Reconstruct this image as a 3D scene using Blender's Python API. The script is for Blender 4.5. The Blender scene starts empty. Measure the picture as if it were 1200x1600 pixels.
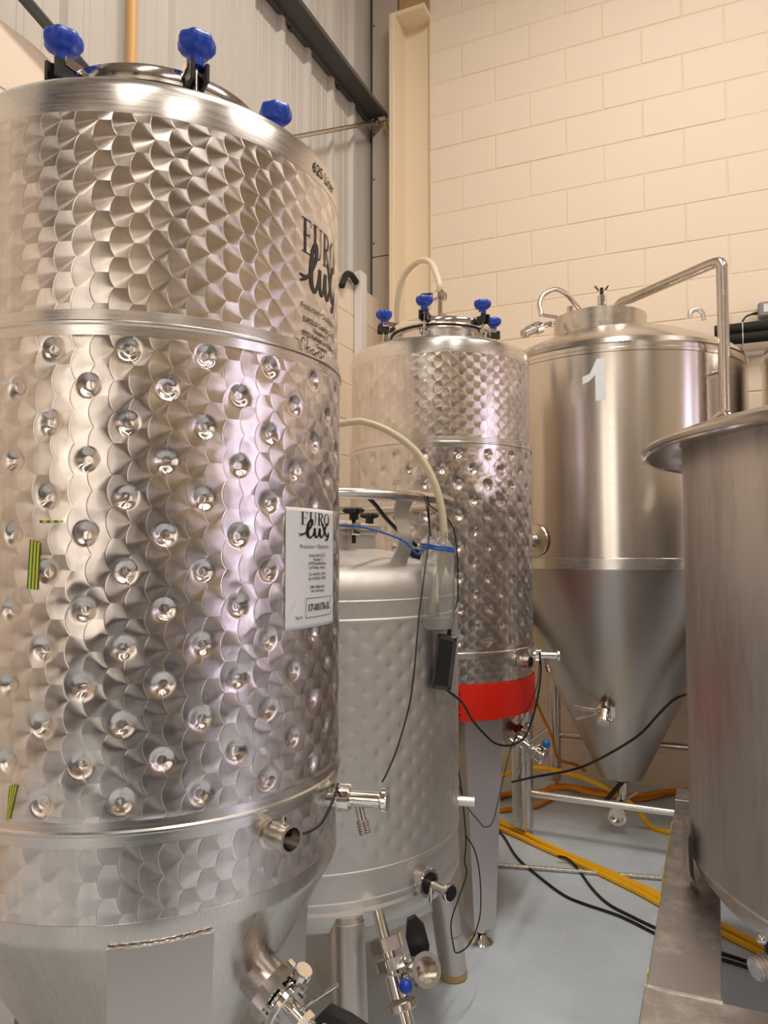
import bpy, math, random
import numpy as np
from mathutils import Matrix, Vector, noise

random.seed(4)
SC = bpy.context.scene
COL = SC.collection
PI = math.pi

# ------------------------------------------------------------------ camera
WA = 0.4211                      # the camera looks 24 degrees left of the room's depth axis
H = 1.34
PITCH = 0.0521
FPX = 1155.0
cam_d = bpy.data.cameras.new('camera')
cam_d.sensor_fit = 'VERTICAL'; cam_d.sensor_height = 36.0; cam_d.lens = FPX / 1600 * 36.0
cam_d.clip_start = 0.02
cam = bpy.data.objects.new('camera', cam_d); COL.objects.link(cam)
cam.location = (0, 0, H); cam.rotation_euler = (PI/2 + PITCH, 0, WA)
SC.camera = cam

# ------------------------------------------------------------------ world, light, exposure
world = bpy.data.worlds.new('world'); SC.world = world; world.use_nodes = True
world.node_tree.nodes['Background'].inputs[0].default_value = (0.5, 0.5, 0.55, 1)
world.node_tree.nodes['Background'].inputs[1].default_value = 0.05
SC.view_settings.view_transform = 'Standard'
SC.view_settings.look = 'None'
SC.view_settings.gamma = 1.0
SC.view_settings.use_curve_mapping = False
SC.view_settings.exposure = 0.90
WARM = (1.0, 0.92, 0.82)
BATTENS = [  # x, y, z, length along axis, axis, watts, colour
    (-0.10, 1.80, 5.60, 1.8, 'y', 56, WARM),
    (0.40, -1.80, 5.60, 1.8, 'y', 26, WARM),
    (2.80, 1.80, 5.60, 1.8, 'y', 36, WARM),
    (2.80, -1.80, 5.60, 1.8, 'y', 26, WARM),
]
def area(name, loc, rot, sx, sy, watts, col):
    l = bpy.data.lights.new(name, 'AREA'); l.shape = 'RECTANGLE'; l.size = sx; l.size_y = sy
    l.energy = watts; l.color = col
    o = bpy.data.objects.new(name, l); COL.objects.link(o); o.location = loc; o.rotation_euler = rot
    return o
for (x, y, z, L, ax, w, c) in BATTENS:
    area('batten_lamp', (x, y, z - 0.06), (0, 0, 0), 0.14, L, w, c)
# ------------------------------------------------------------------ pixel to world (1200 x 1600 frame)
CA, SA = math.cos(WA), math.sin(WA)
def ray(x, y):
    u = x - 600; v = y - 800
    X, Y, Z = u, FPX*math.cos(PITCH) + v*math.sin(PITCH), FPX*math.sin(PITCH) - v*math.cos(PITCH)
    return Vector((CA*X - SA*Y, SA*X + CA*Y, Z)) / FPX
def at(x, y, depth):
    D = ray(x, y); return Vector((0, 0, H)) + D * (depth / (-SA*D.x + CA*D.y))
def on(x, y, ax, val):
    D = ray(x, y); return Vector((0, 0, H)) + D * ((val - (0, 0, H)[ax]) / D[ax])

# ------------------------------------------------------------------ materials
def lin(c):
    c = c / 255.0
    return c / 12.92 if c <= 0.04045 else ((c + 0.055) / 1.055) ** 2.4
def rgb(r, g, b): return (lin(r), lin(g), lin(b), 1)
class NT:
    def __init__(s, name):
        s.m = bpy.data.materials.new(name); s.m.use_nodes = True
        s.t = s.m.node_tree; s.n = s.t.nodes; s.b = s.n['Principled BSDF']
    def node(s, typ, **kw):
        n = s.n.new(typ)
        for k, v in kw.items(): setattr(n, k, v)
        return n
    def link(s, a, b): s.t.links.new(a, b)
    def val(s, sock, v):
        if hasattr(v, 'links') or hasattr(v, 'is_linked'): s.link(v, sock)
        else: sock.default_value = v
    def math(s, op, a, b=None, c=None):
        n = s.node('ShaderNodeMath', operation=op)
        s.val(n.inputs[0], a)
        if b is not None: s.val(n.inputs[1], b)
        if c is not None: s.val(n.inputs[2], c)
        return n.outputs[0]
    def vmath(s, op, a, b=None, scale=None):
        n = s.node('ShaderNodeVectorMath', operation=op)
        s.val(n.inputs[0], a)
        if b is not None: s.val(n.inputs[1], b)
        if scale is not None: s.val(n.inputs['Scale'], scale)
        return n.outputs[0]
    def comb(s, x, y, z):
        n = s.node('ShaderNodeCombineXYZ')
        s.val(n.inputs[0], x); s.val(n.inputs[1], y); s.val(n.inputs[2], z)
        return n.outputs[0]
    def sep(s, v):
        n = s.node('ShaderNodeSeparateXYZ'); s.link(v, n.inputs[0]); return n.outputs
    def obj(s): return s.node('ShaderNodeTexCoord').outputs['Object']
    def uv(s): return s.node('ShaderNodeTexCoord').outputs['UV']
    def noise(s, vec, scale, detail=4, rough=0.55):
        n = s.node('ShaderNodeTexNoise'); s.link(vec, n.inputs['Vector'])
        n.inputs['Scale'].default_value = scale; n.inputs['Detail'].default_value = detail
        n.inputs['Roughness'].default_value = rough
        return n.outputs['Fac']
    def ramp(s, fac, stops):
        n = s.node('ShaderNodeValToRGB'); s.link(fac, n.inputs[0])
        e = n.color_ramp.elements
        while len(e) < len(stops): e.new(0.5)
        for i, (p, c) in enumerate(stops):
            e[i].position = p; e[i].color = c if len(c) == 4 else (*c, 1)
        return n.outputs[0]
    def mrange(s, v, a, b, c, d):
        n = s.node('ShaderNodeMapRange'); s.val(n.inputs[0], v)
        for i, q in enumerate((a, b, c, d)): s.val(n.inputs[i+1], q)
        return n.outputs[0]
    def bump(s, h, strength, dist):
        n = s.node('ShaderNodeBump'); n.inputs['Strength'].default_value = strength
        n.inputs['Distance'].default_value = dist; s.link(h, n.inputs['Height'])
        s.link(n.outputs[0], s.b.inputs['Normal'])
    def set(s, **kw):
        for k, v in kw.items(): s.val(s.b.inputs[k.replace('_', ' ')], v)

def plain(name, col, rough=0.5, metal=0.0, **kw):
    t = NT(name); t.set(Base_Color=col, Roughness=rough, Metallic=metal, **kw); return t.m
def painted(name, c1, c2, scale, rough, bump=0.0, bscale=40, bdist=0.002):
    t = NT(name); o = t.obj()
    t.set(Base_Color=t.ramp(t.noise(o, scale), [(0.3, c1), (0.7, c2)]), Roughness=rough)
    if bump: t.bump(t.noise(o, bscale, 6), bump, bdist)
    return t.m
def steel(name, col, rough, aniso=0.0, brush='z', streak=0.06, stain=0.0, stain_col=(0.2, 0.17, 0.14, 1), sscale=5, bump=0.0, lo=0.45, hi=0.75, zs=0.35):
    """stainless steel; brush = direction in which the brushing smears reflections (z or round)"""
    t = NT(name); o = t.obj(); x, y, z = t.sep(o)[0:3]
    ang = t.math('ARCTAN2', y, x)
    if brush == 'n': sv = t.vmath('SCALE', o, scale=12.0)
    elif brush == 'z': sv = t.comb(t.math('MULTIPLY', ang, 1.5), t.math('MULTIPLY', z, 90.0), 0.0)
    else: sv = t.comb(t.math('MULTIPLY', ang, 60.0), t.math('MULTIPLY', z, 1.2), 0.0)
    st = t.noise(sv, 3.0, 3)
    t.set(Metallic=1.0, Roughness=t.mrange(st, 0.3, 0.7, max(rough - streak, 0.02), rough + streak))
    base = col
    if stain:
        n2 = t.noise(t.comb(t.math('MULTIPLY', x, 1.0), t.math('MULTIPLY', y, 1.0), t.math('MULTIPLY', z, zs)), sscale, 8, 0.72)
        mix = t.node('ShaderNodeMix', data_type='RGBA'); mix.inputs[6].default_value = col; mix.inputs[7].default_value = stain_col
        t.link(t.mrange(n2, lo, hi, 0.0, stain), mix.inputs[0]); base = mix.outputs[2]
    t.set(Base_Color=base)
    if aniso:
        t.set(Anisotropic=aniso, Tangent=t.comb(0.0, 0.0, 1.0))
    if bump: t.bump(st, bump, 0.0006)
    return t.m
def scale_steel(name, col, a=0.0275, b=0.046, rho=0.0348, rough=0.23, off=0.0):
    """engine-turned sheet: overlapping discs, each brushed in circles"""
    t = NT(name); u, v, _ = t.sep(t.uv())[0:3]
    x, y, z = t.sep(t.obj())[0:3]
    rr = t.math('SQRT', t.math('ADD', t.math('MULTIPLY', x, x), t.math('MULTIPLY', y, y)))
    i0 = t.math('FLOOR', t.math('DIVIDE', u, a))
    def cell(k):
        i = t.math('ADD', i0, float(k))
        par = t.math('MULTIPLY', t.math('FLOORED_MODULO', i, 2.0), 0.5)
        dx = t.math('SUBTRACT', u, t.math('MULTIPLY', i, a))
        vv = t.math('ADD', t.math('ADD', t.math('DIVIDE', v, b), par), t.math('MULTIPLY', i, off))
        j = t.math('ROUND', vv)
        dv = t.math('MULTIPLY', t.math('SUBTRACT', vv, j), b)
        d = t.math('SQRT', t.math('ADD', t.math('MULTIPLY', dx, dx), t.math('MULTIPLY', dv, dv)))
        return i, j, dx, dv, d
    i1, j1, dx1, dv1, d1 = cell(1); i2, j2, dx2, dv2, d2 = cell(2)
    ins = t.math('LESS_THAN', d2, rho)
    def pick(p, q):   # q where ins
        return t.math('ADD', t.math('MULTIPLY', p, t.math('SUBTRACT', 1.0, ins)), t.math('MULTIPLY', q, ins))
    dx, dv, d = pick(dx1, dx2), pick(dv1, dv2), pick(d1, d2)
    dd = t.math('MAXIMUM', d, 0.0005)
    tx = t.math('DIVIDE', dx, dd); tv = t.math('DIVIDE', dv, dd)
    tan = t.comb(t.math('MULTIPLY', t.math('DIVIDE', t.math('MULTIPLY', y, -1.0), rr), tx),
                 t.math('MULTIPLY', t.math('DIVIDE', x, rr), tx), tv)
    wn = t.node('ShaderNodeTexWhiteNoise'); wn.noise_dimensions = '2D'
    t.link(t.comb(pick(i1, i2), pick(j1, j2), 0.0), wn.inputs['Vector'])
    edge = t.math('MINIMUM', t.math('ABSOLUTE', t.math('SUBTRACT', d2, rho)), 0.0011)
    ring = t.noise(t.comb(t.math('MULTIPLY', d, 2200.0), wn.outputs[0], 0.0), 1.0, 2)
    tint = t.mrange(wn.outputs[0], 0.0, 1.0, 0.88, 1.06)
    drip = t.noise(t.comb(t.math('MULTIPLY', u, 22.0), t.math('MULTIPLY', v, 1.1), 0.0), 2.2, 5, 0.6)
    tint = t.math('MULTIPLY', tint, t.mrange(drip, 0.35, 0.6, 0.86, 1.0))
    c = t.node('ShaderNodeCombineColor')
    for k in range(3): t.link(t.math('MULTIPLY', tint, col[k]), c.inputs[k])
    t.set(Base_Color=c.outputs[0], Metallic=1.0, Anisotropic=1.0, Tangent=tan,
          Roughness=t.mrange(ring, 0.3, 0.7, rough - 0.015, rough + 0.015))
    h = t.math('ADD', t.math('MULTIPLY', d, 0.003), t.math('MULTIPLY', edge, 0.34))
    t.bump(h, 0.4, 1.0)
    return t.m

M = {}
M['scale'] = scale_steel('engine_turned_steel', (0.78, 0.73, 0.70))
M['ring'] = steel('satin_steel', (0.72, 0.69, 0.665, 1), 0.27, 0.5, 'z', 0.05)
M['cone'] = steel('cone_steel', (0.66, 0.62, 0.58, 1), 0.30, 0.4, 'round', 0.07, 0.35, (0.34, 0.31, 0.28, 1), 4)
M['leg'] = steel('leg_steel', (0.66, 0.62, 0.585, 1), 0.40, 0.3, 'n', 0.03)
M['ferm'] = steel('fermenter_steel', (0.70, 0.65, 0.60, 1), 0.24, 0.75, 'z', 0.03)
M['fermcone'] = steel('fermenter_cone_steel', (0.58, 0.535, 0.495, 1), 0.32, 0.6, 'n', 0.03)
M['matte'] = steel('pickled_steel', (0.76, 0.735, 0.71, 1), 0.56, 0.0, 'round', 0.05, 0.25, (0.45, 0.41, 0.37, 1), 6)
M['vessel'] = steel('worn_vessel_steel', (0.68, 0.655, 0.64, 1), 0.45, 0.2, 'round', 0.07, 0.8, (0.40, 0.37, 0.35, 1), 4.0, lo=0.42, hi=0.60, zs=0.18)
M['lid'] = steel('lid_steel', (0.62, 0.57, 0.52, 1), 0.22, 0.0, 'z', 0.06)
M['plate'] = steel('stand_steel', (0.54, 0.515, 0.50, 1), 0.45, 0.0, 'n', 0.05, 0.95, (0.86, 0.81, 0.76, 1), 7, lo=0.46, hi=0.62, zs=1.0)
M['chrome'] = steel('polished_steel', (0.80, 0.77, 0.73, 1), 0.12, 0.0, 'n', 0.02)
M['pipe'] = steel('tube_steel', (0.66, 0.61, 0.56, 1), 0.26, 0.0, 'n', 0.03)
M['white_zinc'] = steel('zinc_steel', (0.85, 0.84, 0.80, 1), 0.33, 0.0, 'n', 0.03)
M['blue'] = plain('blue_plastic', rgb(18, 66, 180), 0.38)
M['blue2'] = plain('light_blue_plastic', rgb(38, 105, 190), 0.35)
M['black'] = plain('black_plastic', rgb(24, 23, 23), 0.45)
M['rubber'] = plain('black_rubber', rgb(17, 16, 16), 0.55)
M['foam'] = painted('black_foam', rgb(16, 15, 15), rgb(26, 24, 23), 30, 0.75)
M['grey_plastic'] = plain('grey_plastic', rgb(74, 73, 74), 0.45)
M['adaptor'] = plain('pale_grey_plastic', rgb(140, 138, 136), 0.5)
M['red'] = painted('red_belt', rgb(246, 34, 12), rgb(250, 42, 16), 8, 0.45)
M['yellow'] = painted('yellow_hose', rgb(246, 180, 10), rgb(250, 196, 24), 12, 0.4)
M['orange'] = painted('orange_hose', rgb(226, 138, 20), rgb(236, 152, 30), 12, 0.4)
M['tapeyellow'] = plain('yellow_tape', rgb(226, 205, 60), 0.5)
M['paper'] = painted('label_paper', rgb(236, 236, 236), rgb(228, 229, 232), 25, 0.35, 0.12, 30, 0.004)
M['ink'] = plain('black_ink', rgb(16, 15, 16), 0.5)
M['print'] = plain('etched_print', rgb(38, 33, 32), 0.5)
M['marker'] = plain('marker_ink', rgb(48, 42, 52), 0.5)
M['vinyl'] = plain('white_vinyl', rgb(244, 249, 255), 0.4)
M['white_plastic'] = plain('white_plastic', rgb(228, 224, 222), 0.45)
M['cream'] = painted('cream_paint', rgb(243, 227, 206), rgb(239, 222, 200), 1.3, 0.6, 0.25, 55, 0.003)
M['mortar'] = painted('cream_mortar', rgb(238, 220, 197), rgb(234, 214, 190), 2, 0.7, 0.3, 60, 0.003)
M['creamdark'] = plain('steel_paint', rgb(240, 222, 192), 0.5)
M['tan'] = plain('tan_board', rgb(196, 160, 108), 0.6)
M['clad'] = painted('cladding_paint', rgb(204, 199, 190), rgb(196, 191, 182), 0.8, 0.42)
M['board'] = painted('lining_board', rgb(200, 186, 172), rgb(190, 176, 162), 1.2, 0.6)
M['purlin'] = painted('dark_steel', rgb(70, 70, 70), rgb(84, 83, 80), 3, 0.5)
M['pine'] = painted('ochre_pipe_paint', rgb(214, 168, 104), rgb(222, 176, 112), 4, 0.5)
M['concrete_dark'] = plain('dark_panel', rgb(84, 79, 79), 0.6)
M['ceil'] = plain('ceiling_paint', rgb(170, 162, 150), 0.7)
M['tan_foot'] = plain('tan_rubber', rgb(190, 155, 105), 0.6)
M['silicone'] = plain('silicone', rgb(150, 147, 142), 0.4)
def floor_mat():
    t = NT('grey_floor_paint'); o = t.obj()
    n1 = t.noise(o, 2.6, 8, 0.68); n2 = t.noise(o, 9, 9, 0.78)
    base = t.ramp(n1, [(0.3, rgb(190, 202, 213)), (0.7, rgb(212, 223, 235))])
    scuff = t.mrange(n2, 0.58, 0.68, 0.0, 0.55)
    mix = t.node('ShaderNodeMix', data_type='RGBA'); t.link(scuff, mix.inputs[0]); t.link(base, mix.inputs[6]); mix.inputs[7].default_value = rgb(234, 234, 234)
    t.set(Base_Color=mix.outputs[2], Roughness=t.mrange(n1, 0.3, 0.7, 0.34, 0.5))
    t.bump(t.noise(o, 60, 4), 0.08, 0.003)
    return t.m
M['floor'] = floor_mat()
def clear(name, col, rough, trans, ior=1.4, alpha=1.0):
    t = NT(name); t.set(Base_Color=col, Roughness=rough, Transmission_Weight=trans, IOR=ior); return t.m
M['hose'] = clear('milky_silicone_hose', rgb(238, 226, 196), 0.35, 0.25, 1.3)
M['pet'] = clear('clear_bottle_plastic', (0.97, 0.98, 0.98, 1), 0.06, 0.90, 1.45)
M['water'] = clear('cloudy_water', (0.97, 0.98, 0.96, 1), 0.1, 0.7, 1.33)
def stripes():
    t = NT('green_yellow_stripe'); u, v, _ = t.sep(t.uv())[0:3]
    f = t.math('GREATER_THAN', t.math('FRACT', t.math('MULTIPLY', u, 3.0)), 0.45)
    t.set(Base_Color=t.ramp(f, [(0.0, rgb(40, 120, 40)), (1.0, rgb(214, 205, 70))]), Roughness=0.5); return t.m
M['stripe'] = stripes()
def emis(name, col, s):
    t = NT(name); t.set(Base_Color=col, Emission_Color=col, Emission_Strength=s); return t.m
M['glow'] = emis('daylight_pane', (0.83, 0.75, 1.0, 1), 3.4)
M['glow_warm'] = emis('rear_fill_pane', (1.0, 0.90, 0.78, 1), 1.3)  # added fill glow for the panes on the unseen rear wall

# ------------------------------------------------------------------ mesh builder
class MB:
    def __init__(s): s.v = []; s.f = []; s.uv = None
    def add(s, vs, fs):
        k = len(s.v); s.v += [tuple(v) for v in vs]; s.f += [tuple(i + k for i in f) for f in fs]; return s
    def box(s, c, size, rot=None, ch=0.0):
        hx, hy, hz = (q / 2 for q in size)
        if ch <= 0:
            vs = [Vector((x, y, z)) for x in (-hx, hx) for y in (-hy, hy) for z in (-hz, hz)]
            fs = [(0, 1, 3, 2), (4, 6, 7, 5), (0, 4, 5, 1), (2, 3, 7, 6), (0, 2, 6, 4), (1, 5, 7, 3)]
        else:
            vs = []; ix = {}
            def V(*q):
                q = tuple(round(t, 7) for t in q)
                if q not in ix: ix[q] = len(vs); vs.append(Vector(q))
                return ix[q]
            fs = []
            h = (hx, hy, hz)
            for a in range(3):
                b, c2 = (a + 1) % 3, (a + 2) % 3
                for sg in (-1, 1):
                    pts = []
                    for (p, q) in ((-1, -1), (1, -1), (1, 1), (-1, 1)):
                        w = [0, 0, 0]; w[a] = sg * h[a]; w[b] = p * (h[b] - ch); w[c2] = q * (h[c2] - ch)
                        pts.append(V(*w))
                    fs.append(tuple(pts if sg > 0 else reversed(pts)))
            for a in range(3):      # edges
                b, c2 = (a + 1) % 3, (a + 2) % 3
                for p in (-1, 1):
                    for q in (-1, 1):
                        e = []
                        for (t, which) in ((-1, 0), (1, 0), (1, 1), (-1, 1)):
                            w = [0, 0, 0]; w[a] = t * (h[a] - ch)
                            w[b] = p * (h[b] if which == 0 else h[b] - ch); w[c2] = q * (h[c2] - ch if which == 0 else h[c2])
                            e.append(V(*w))
                        fs.append(tuple(e if p * q > 0 else reversed(e)))
            for p in (-1, 1):
                for q in (-1, 1):
                    for r in (-1, 1):
                        tr = [V(p*hx, q*(hy-ch), r*(hz-ch)), V(p*(hx-ch), q*hy, r*(hz-ch)), V(p*(hx-ch), q*(hy-ch), r*hz)]
                        fs.append(tuple(tr if p*q*r > 0 else reversed(tr)))
        c = Vector(c)
        if rot is not None: vs = [rot @ v for v in vs]
        return s.add([v + c for v in vs], fs)
    def lathe(s, prof, n=48, mx=None, a0=0.0, a1=2*PI):
        full = abs(a1 - a0 - 2*PI) < 1e-6
        m = n if full else n + 1
        vs = []; fs = []; rows = []
        for (r, z) in prof:
            if r < 1e-6: rows.append([len(vs)] * m); vs.append(Vector((0, 0, z)))
            else:
                rows.append(list(range(len(vs), len(vs) + m)))
                for k in range(m):
                    t = a0 + (a1 - a0) * k / n
                    vs.append(Vector((r*math.cos(t), r*math.sin(t), z)))
        for i in range(len(rows) - 1):
            A, B = rows[i], rows[i+1]
            for k in range(n):
                k2 = (k + 1) % m if full else k + 1
                q = [A[k], A[k2], B[k2], B[k]]
                q = [x for j, x in enumerate(q) if x not in q[:j]]
                if len(q) > 2: fs.append(tuple(q))
        if mx is not None: vs = [mx @ v for v in vs]
        return s.add(vs, fs)
    def cyl(s, p0, p1, r0, r1=None, n=20, ch=0.0):
        p0, p1 = Vector(p0), Vector(p1); r1 = r0 if r1 is None else r1
        d = p1 - p0; L = d.length
        mx = Matrix.Translation(p0) @ d.to_track_quat('Z', 'Y').to_matrix().to_4x4()
        if ch > 0: pr = [(0, 0), (r0-ch, 0), (r0, ch), (r1, L-ch), (r1-ch, L), (0, L)]
        else: pr = [(0, 0), (r0, 0), (r1, L), (0, L)]
        return s.lathe(pr, n, mx)
    def ringtube(s, R, r, z, n=96, m=10, mx=None):
        return s.lathe([(R + r*math.cos(2*PI*k/m), z + r*math.sin(2*PI*k/m)) for k in range(m + 1)], n, mx)
    def tube(s, pts, r, n=8, sub=6, closed=False, smooth=True):
        P = [Vector(p) for p in pts]
        if smooth and len(P) > 2: P = catmull(P, sub, closed)
        vs = []; fs = []; N = len(P); up = None
        for i, p in enumerate(P):
            a = P[i-1] if i > 0 else (P[-1] if closed else P[0]); b = P[i+1] if i < N-1 else (P[0] if closed else P[-1])
            t = (b - a).normalized()
            if up is None:
                up = Vector((0, 0, 1)) if abs(t.z) < 0.9 else Vector((1, 0, 0))
            x = t.cross(up)
            if x.length < 1e-5: x = t.orthogonal()
            x.normalize(); y = x.cross(t).normalized(); up = y
            rr = r[i] if isinstance(r, (list, tuple)) else r
            for k in range(n):
                q = 2*PI*k/n; vs.append(p + x*(rr*math.cos(q)) + y*(rr*math.sin(q)))
        for i in range(N if closed else N-1):
            j = (i + 1) % N
            for k in range(n):
                k2 = (k + 1) % n; fs.append((i*n+k, i*n+k2, j*n+k2, j*n+k))
        if not closed:
            fs.append(tuple(reversed(range(n)))); fs.append(tuple(range((N-1)*n, N*n)))
        return s.add(vs, fs)
    def sphere(s, c, r, n=16, sc=(1, 1, 1)):
        m = n // 2
        mx = Matrix.Translation(Vector(c)) @ Matrix.Diagonal((*sc, 1))
        return s.lathe([(r*math.sin(PI*k/m) if 0 < k < m else 0, -r*math.cos(PI*k/m)) for k in range(m+1)], n, mx)
    def prism(s, poly, h, mx=None):
        n = len(poly)
        vs = [Vector((x, y, 0)) for x, y in poly] + [Vector((x, y, h)) for x, y in poly]
        fs = [tuple(reversed(range(n))), tuple(range(n, 2*n))] + [(i, (i+1) % n, n+(i+1) % n, n+i) for i in range(n)]
        if mx is not None: vs = [mx @ v for v in vs]
        return s.add(vs, fs)
    def mesh(s, name, sharp=35):
        me = bpy.data.meshes.new(name); me.from_pydata(s.v, [], s.f); me.validate(); me.update()
        import bmesh
        bm = bmesh.new(); bm.from_mesh(me); bmesh.ops.recalc_face_normals(bm, faces=bm.faces); bm.to_mesh(me); bm.free()
        smooth(me, sharp); return me
    def build(s, name, mat, parent=None, loc=None, sharp=35):
        return obj(name, s.mesh(name, sharp), mat, parent, loc)
def smooth(me, deg):
    me.polygons.foreach_set('use_smooth', [True] * len(me.polygons))
    me.set_sharp_from_angle(angle=math.radians(deg))
def catmull(P, sub, closed=False):
    N = len(P); out = []
    for i in range(N if closed else N - 1):
        p1, p2 = P[i], P[(i+1) % N]
        p0 = P[i-1] if (i > 0 or closed) else p1*2 - p2
        p3 = P[(i+2) % N] if (i + 2 < N or closed) else p2*2 - p1
        for k in range(sub):
            t = k / sub
            out.append(0.5*((2*p1) + (p2-p0)*t + (2*p0-5*p1+4*p2-p3)*t*t + (3*p1-p0-3*p2+p3)*t**3))
    if not closed: out.append(P[-1])
    return out
def obj(name, me, mat, parent=None, loc=None):
    o = bpy.data.objects.new(name, me); COL.objects.link(o)
    if mat is not None and len(me.materials) == 0: me.materials.append(M[mat] if isinstance(mat, str) else mat)
    if parent is not None: o.parent = parent
    if loc is not None: o.location = loc
    return o
def tag(o, label, cat, group=None):
    o['label'] = label; o['category'] = cat
    if group: o['group'] = group
    return o
def thing(name, label, cat, loc=(0, 0, 0), group=None):
    o = bpy.data.objects.new(name, None); COL.objects.link(o); o.location = loc; o.empty_display_size = 0.1
    return tag(o, label, cat, group)
def struct(o): o['kind'] = 'structure'; return o
def grid_mesh(name, P, U, V, wrap, sharp=60):
    """P: (nv, nu, 3) points; U, V in metres -> quads with a UV map"""
    nv, nu = P.shape[:2]
    me = bpy.data.meshes.new(name)
    me.vertices.add(nv*nu); me.vertices.foreach_set('co', P.reshape(-1).astype(np.float32))
    cu = nu if wrap else nu - 1
    j, i = np.meshgrid(np.arange(nv-1), np.arange(cu), indexing='ij')
    i2 = (i + 1) % nu
    q = np.stack([j*nu+i, j*nu+i2, (j+1)*nu+i2, (j+1)*nu+i], -1).reshape(-1, 4)
    nf = len(q)
    me.loops.add(nf*4); me.loops.foreach_set('vertex_index', q.reshape(-1).astype(np.int32))
    me.polygons.add(nf); me.polygons.foreach_set('loop_start', (np.arange(nf)*4).astype(np.int32))
    me.update(calc_edges=True)
    uvl = me.uv_layers.new(name='UVMap')
    du = U[1] - U[0]
    uu = np.stack([U[i], U[i]+du, U[i]+du, U[i]], -1).reshape(-1); vv = np.stack([V[j], V[j], V[j+1], V[j+1]], -1).reshape(-1)
    uvl.data.foreach_set('uv', np.stack([uu, vv], -1).reshape(-1).astype(np.float32))
    me.polygons.foreach_set('use_smooth', [True]*nf)
    me.update()
    return me
def sheet(name, R, z0, z1, nu, nv, parent, mat, disp=None):
    th = -PI + np.arange(nu) * 2*PI/nu; zz = np.linspace(z0, z1, nv)
    T, Z = np.meshgrid(th, zz)
    rr = np.full_like(T, R) if disp is None else R + disp(T, Z)
    P = np.stack([rr*np.cos(T), rr*np.sin(T), Z], -1)
    return obj(name, grid_mesh(name, P, th*R, zz, True), mat, parent)
def align(p, d, roll=0.0):
    """matrix with local Z along d at p"""
    return Matrix.Translation(Vector(p)) @ Vector(d).normalized().to_track_quat('Z', 'Y').to_matrix().to_4x4() @ Matrix.Rotation(roll, 4, 'Z')
def pol(r, deg, z=0.0): return Vector((r*math.cos(math.radians(deg)), r*math.sin(math.radians(deg)), z))

# ------------------------------------------------------------------ room shell
YB, XL, ZC = 4.53, -2.14, 6.0
XR, YF = 6.5, -5.0
struct(MB().box(((XL+XR)/2, (YF+YB)/2, -0.05), (XR-XL+0.4, YB-YF+0.4, 0.1)).build('floor', 'floor'))
struct(MB().box(((XL+XR)/2, (YF+YB)/2, ZC+0.05), (XR-XL+0.4, YB-YF+0.4, 0.1)).build('ceiling', 'ceil'))
BX0 = -1.694 - 0.0                        # left end of the block wall
wall_back = struct(MB().box(((BX0+XR)/2, YB+0.1032, ZC/2), (XR-BX0, 0.2, ZC)).build('wall_back', 'mortar'))
def block_mesh(name, L, axis):
    mb = MB(); hz = 0.2165
    d = 0.03
    size = (L, d, hz) if axis == 'x' else (d, L, hz)
    mb.box((0, 0, 0), size, None, 0.0028)
    return mb.mesh(name)
blk = block_mesh('block', 0.4415, 'x'); half = block_mesh('block_half', 0.2165, 'x')
blk.materials.append(M['cream']); half.materials.append(M['cream'])
rng = random.Random(11)
Z_LINE0 = 3.352 + H                       # the course joint measured highest in the photograph
j0 = int(Z_LINE0 / 0.225)
for j in range(-1, 26):
    zb = Z_LINE0 - 0.225 * j0 + 0.225 * j
    zc = zb + 0.1125
    if zc > 5.6 or zc < 0.0: continue
    odd = (j0 - j) % 2                    # course just below line 0 has joints at k = 1, 3, 5 ...
    k = 0
    x = -1.694 + 0.225 * (1 if odd else 2) - 0.45
    while x < 1.75:
        xa, xb = max(x, BX0), x + 0.45
        if xb - xa > 0.1:
            me = blk if xb - xa > 0.3 else half
            o = obj('block', me, None, wall_back, ((xa+xb)/2, YB + 0.015 + rng.uniform(-0.0012, 0.0012), zc))
            o.rotation_euler = (rng.uniform(-0.004, 0.004), 0, rng.uniform(-0.003, 0.003))
        x += 0.45
# left wall: low block wall with metal cladding above it
XW = -2.06; ZT = 3.045
wall_left = struct(MB().box(((XW+XL)/2 - 0.06 + 0.0, (YF+YB)/2, ZT/2), (XW-XL+0.12-0.0064, YB-YF, ZT)).build('wall_left', 'mortar'))
blkl = block_mesh('block_side', 0.4415, 'y'); blkl.materials.append(M['cream'])
for j in range(8):
    zc = ZT - 0.1125 - 0.225*j
    y = YB - 0.225 * (j % 2) - 0.03
    while y > -0.3:
        obj('block', blkl, None, wall_left, (XW - 0.015 + rng.uniform(-0.001, 0.001), y - 0.225, zc)); y -= 0.45
# cladding sheets: vertical profiled metal, ribs 0.29 m apart
def clad_mesh(w):
    pts = []; y = 0.0; p = 0.29; n = int(round(w / p))
    for k in range(n):
        b = k * p
        pts += [(0.0, b), (0.0, b+0.045), (0.003, b+0.047), (0.003, b+0.055), (0.0, b+0.057), (0.0, b+0.075), (0.003, b+0.077), (0.003, b+0.085), (0.0, b+0.087),
                (0.0, b+0.150), (0.003, b+0.152), (0.003, b+0.160), (0.0, b+0.162), (0.0, b+0.200),
                (0.0, b+0.225), (0.028, b+0.240), (0.028, b+0.270), (0.0, b+0.285)]
    pts.append((0.0, w))
    vs = []; fs = []
    for (x, yy) in pts: vs += [(x, yy, 0), (x, yy, 3.0)]
    for k in range(len(pts)-1): fs.append((2*k, 2*k+2, 2*k+3, 2*k+1))
    mb = MB().add(vs, fs); return mb.mesh('cladding_sheet', 20)
cm = clad_mesh(1.16); cm.materials.append(M['clad'])
y = 3.944 - 0.255 + 0.58 - 1.16*5
for k in range(5):
    obj('cladding_sheet', cm, None, wall_left, (XL, y + 1.16*k, ZT - 0.06))
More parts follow.
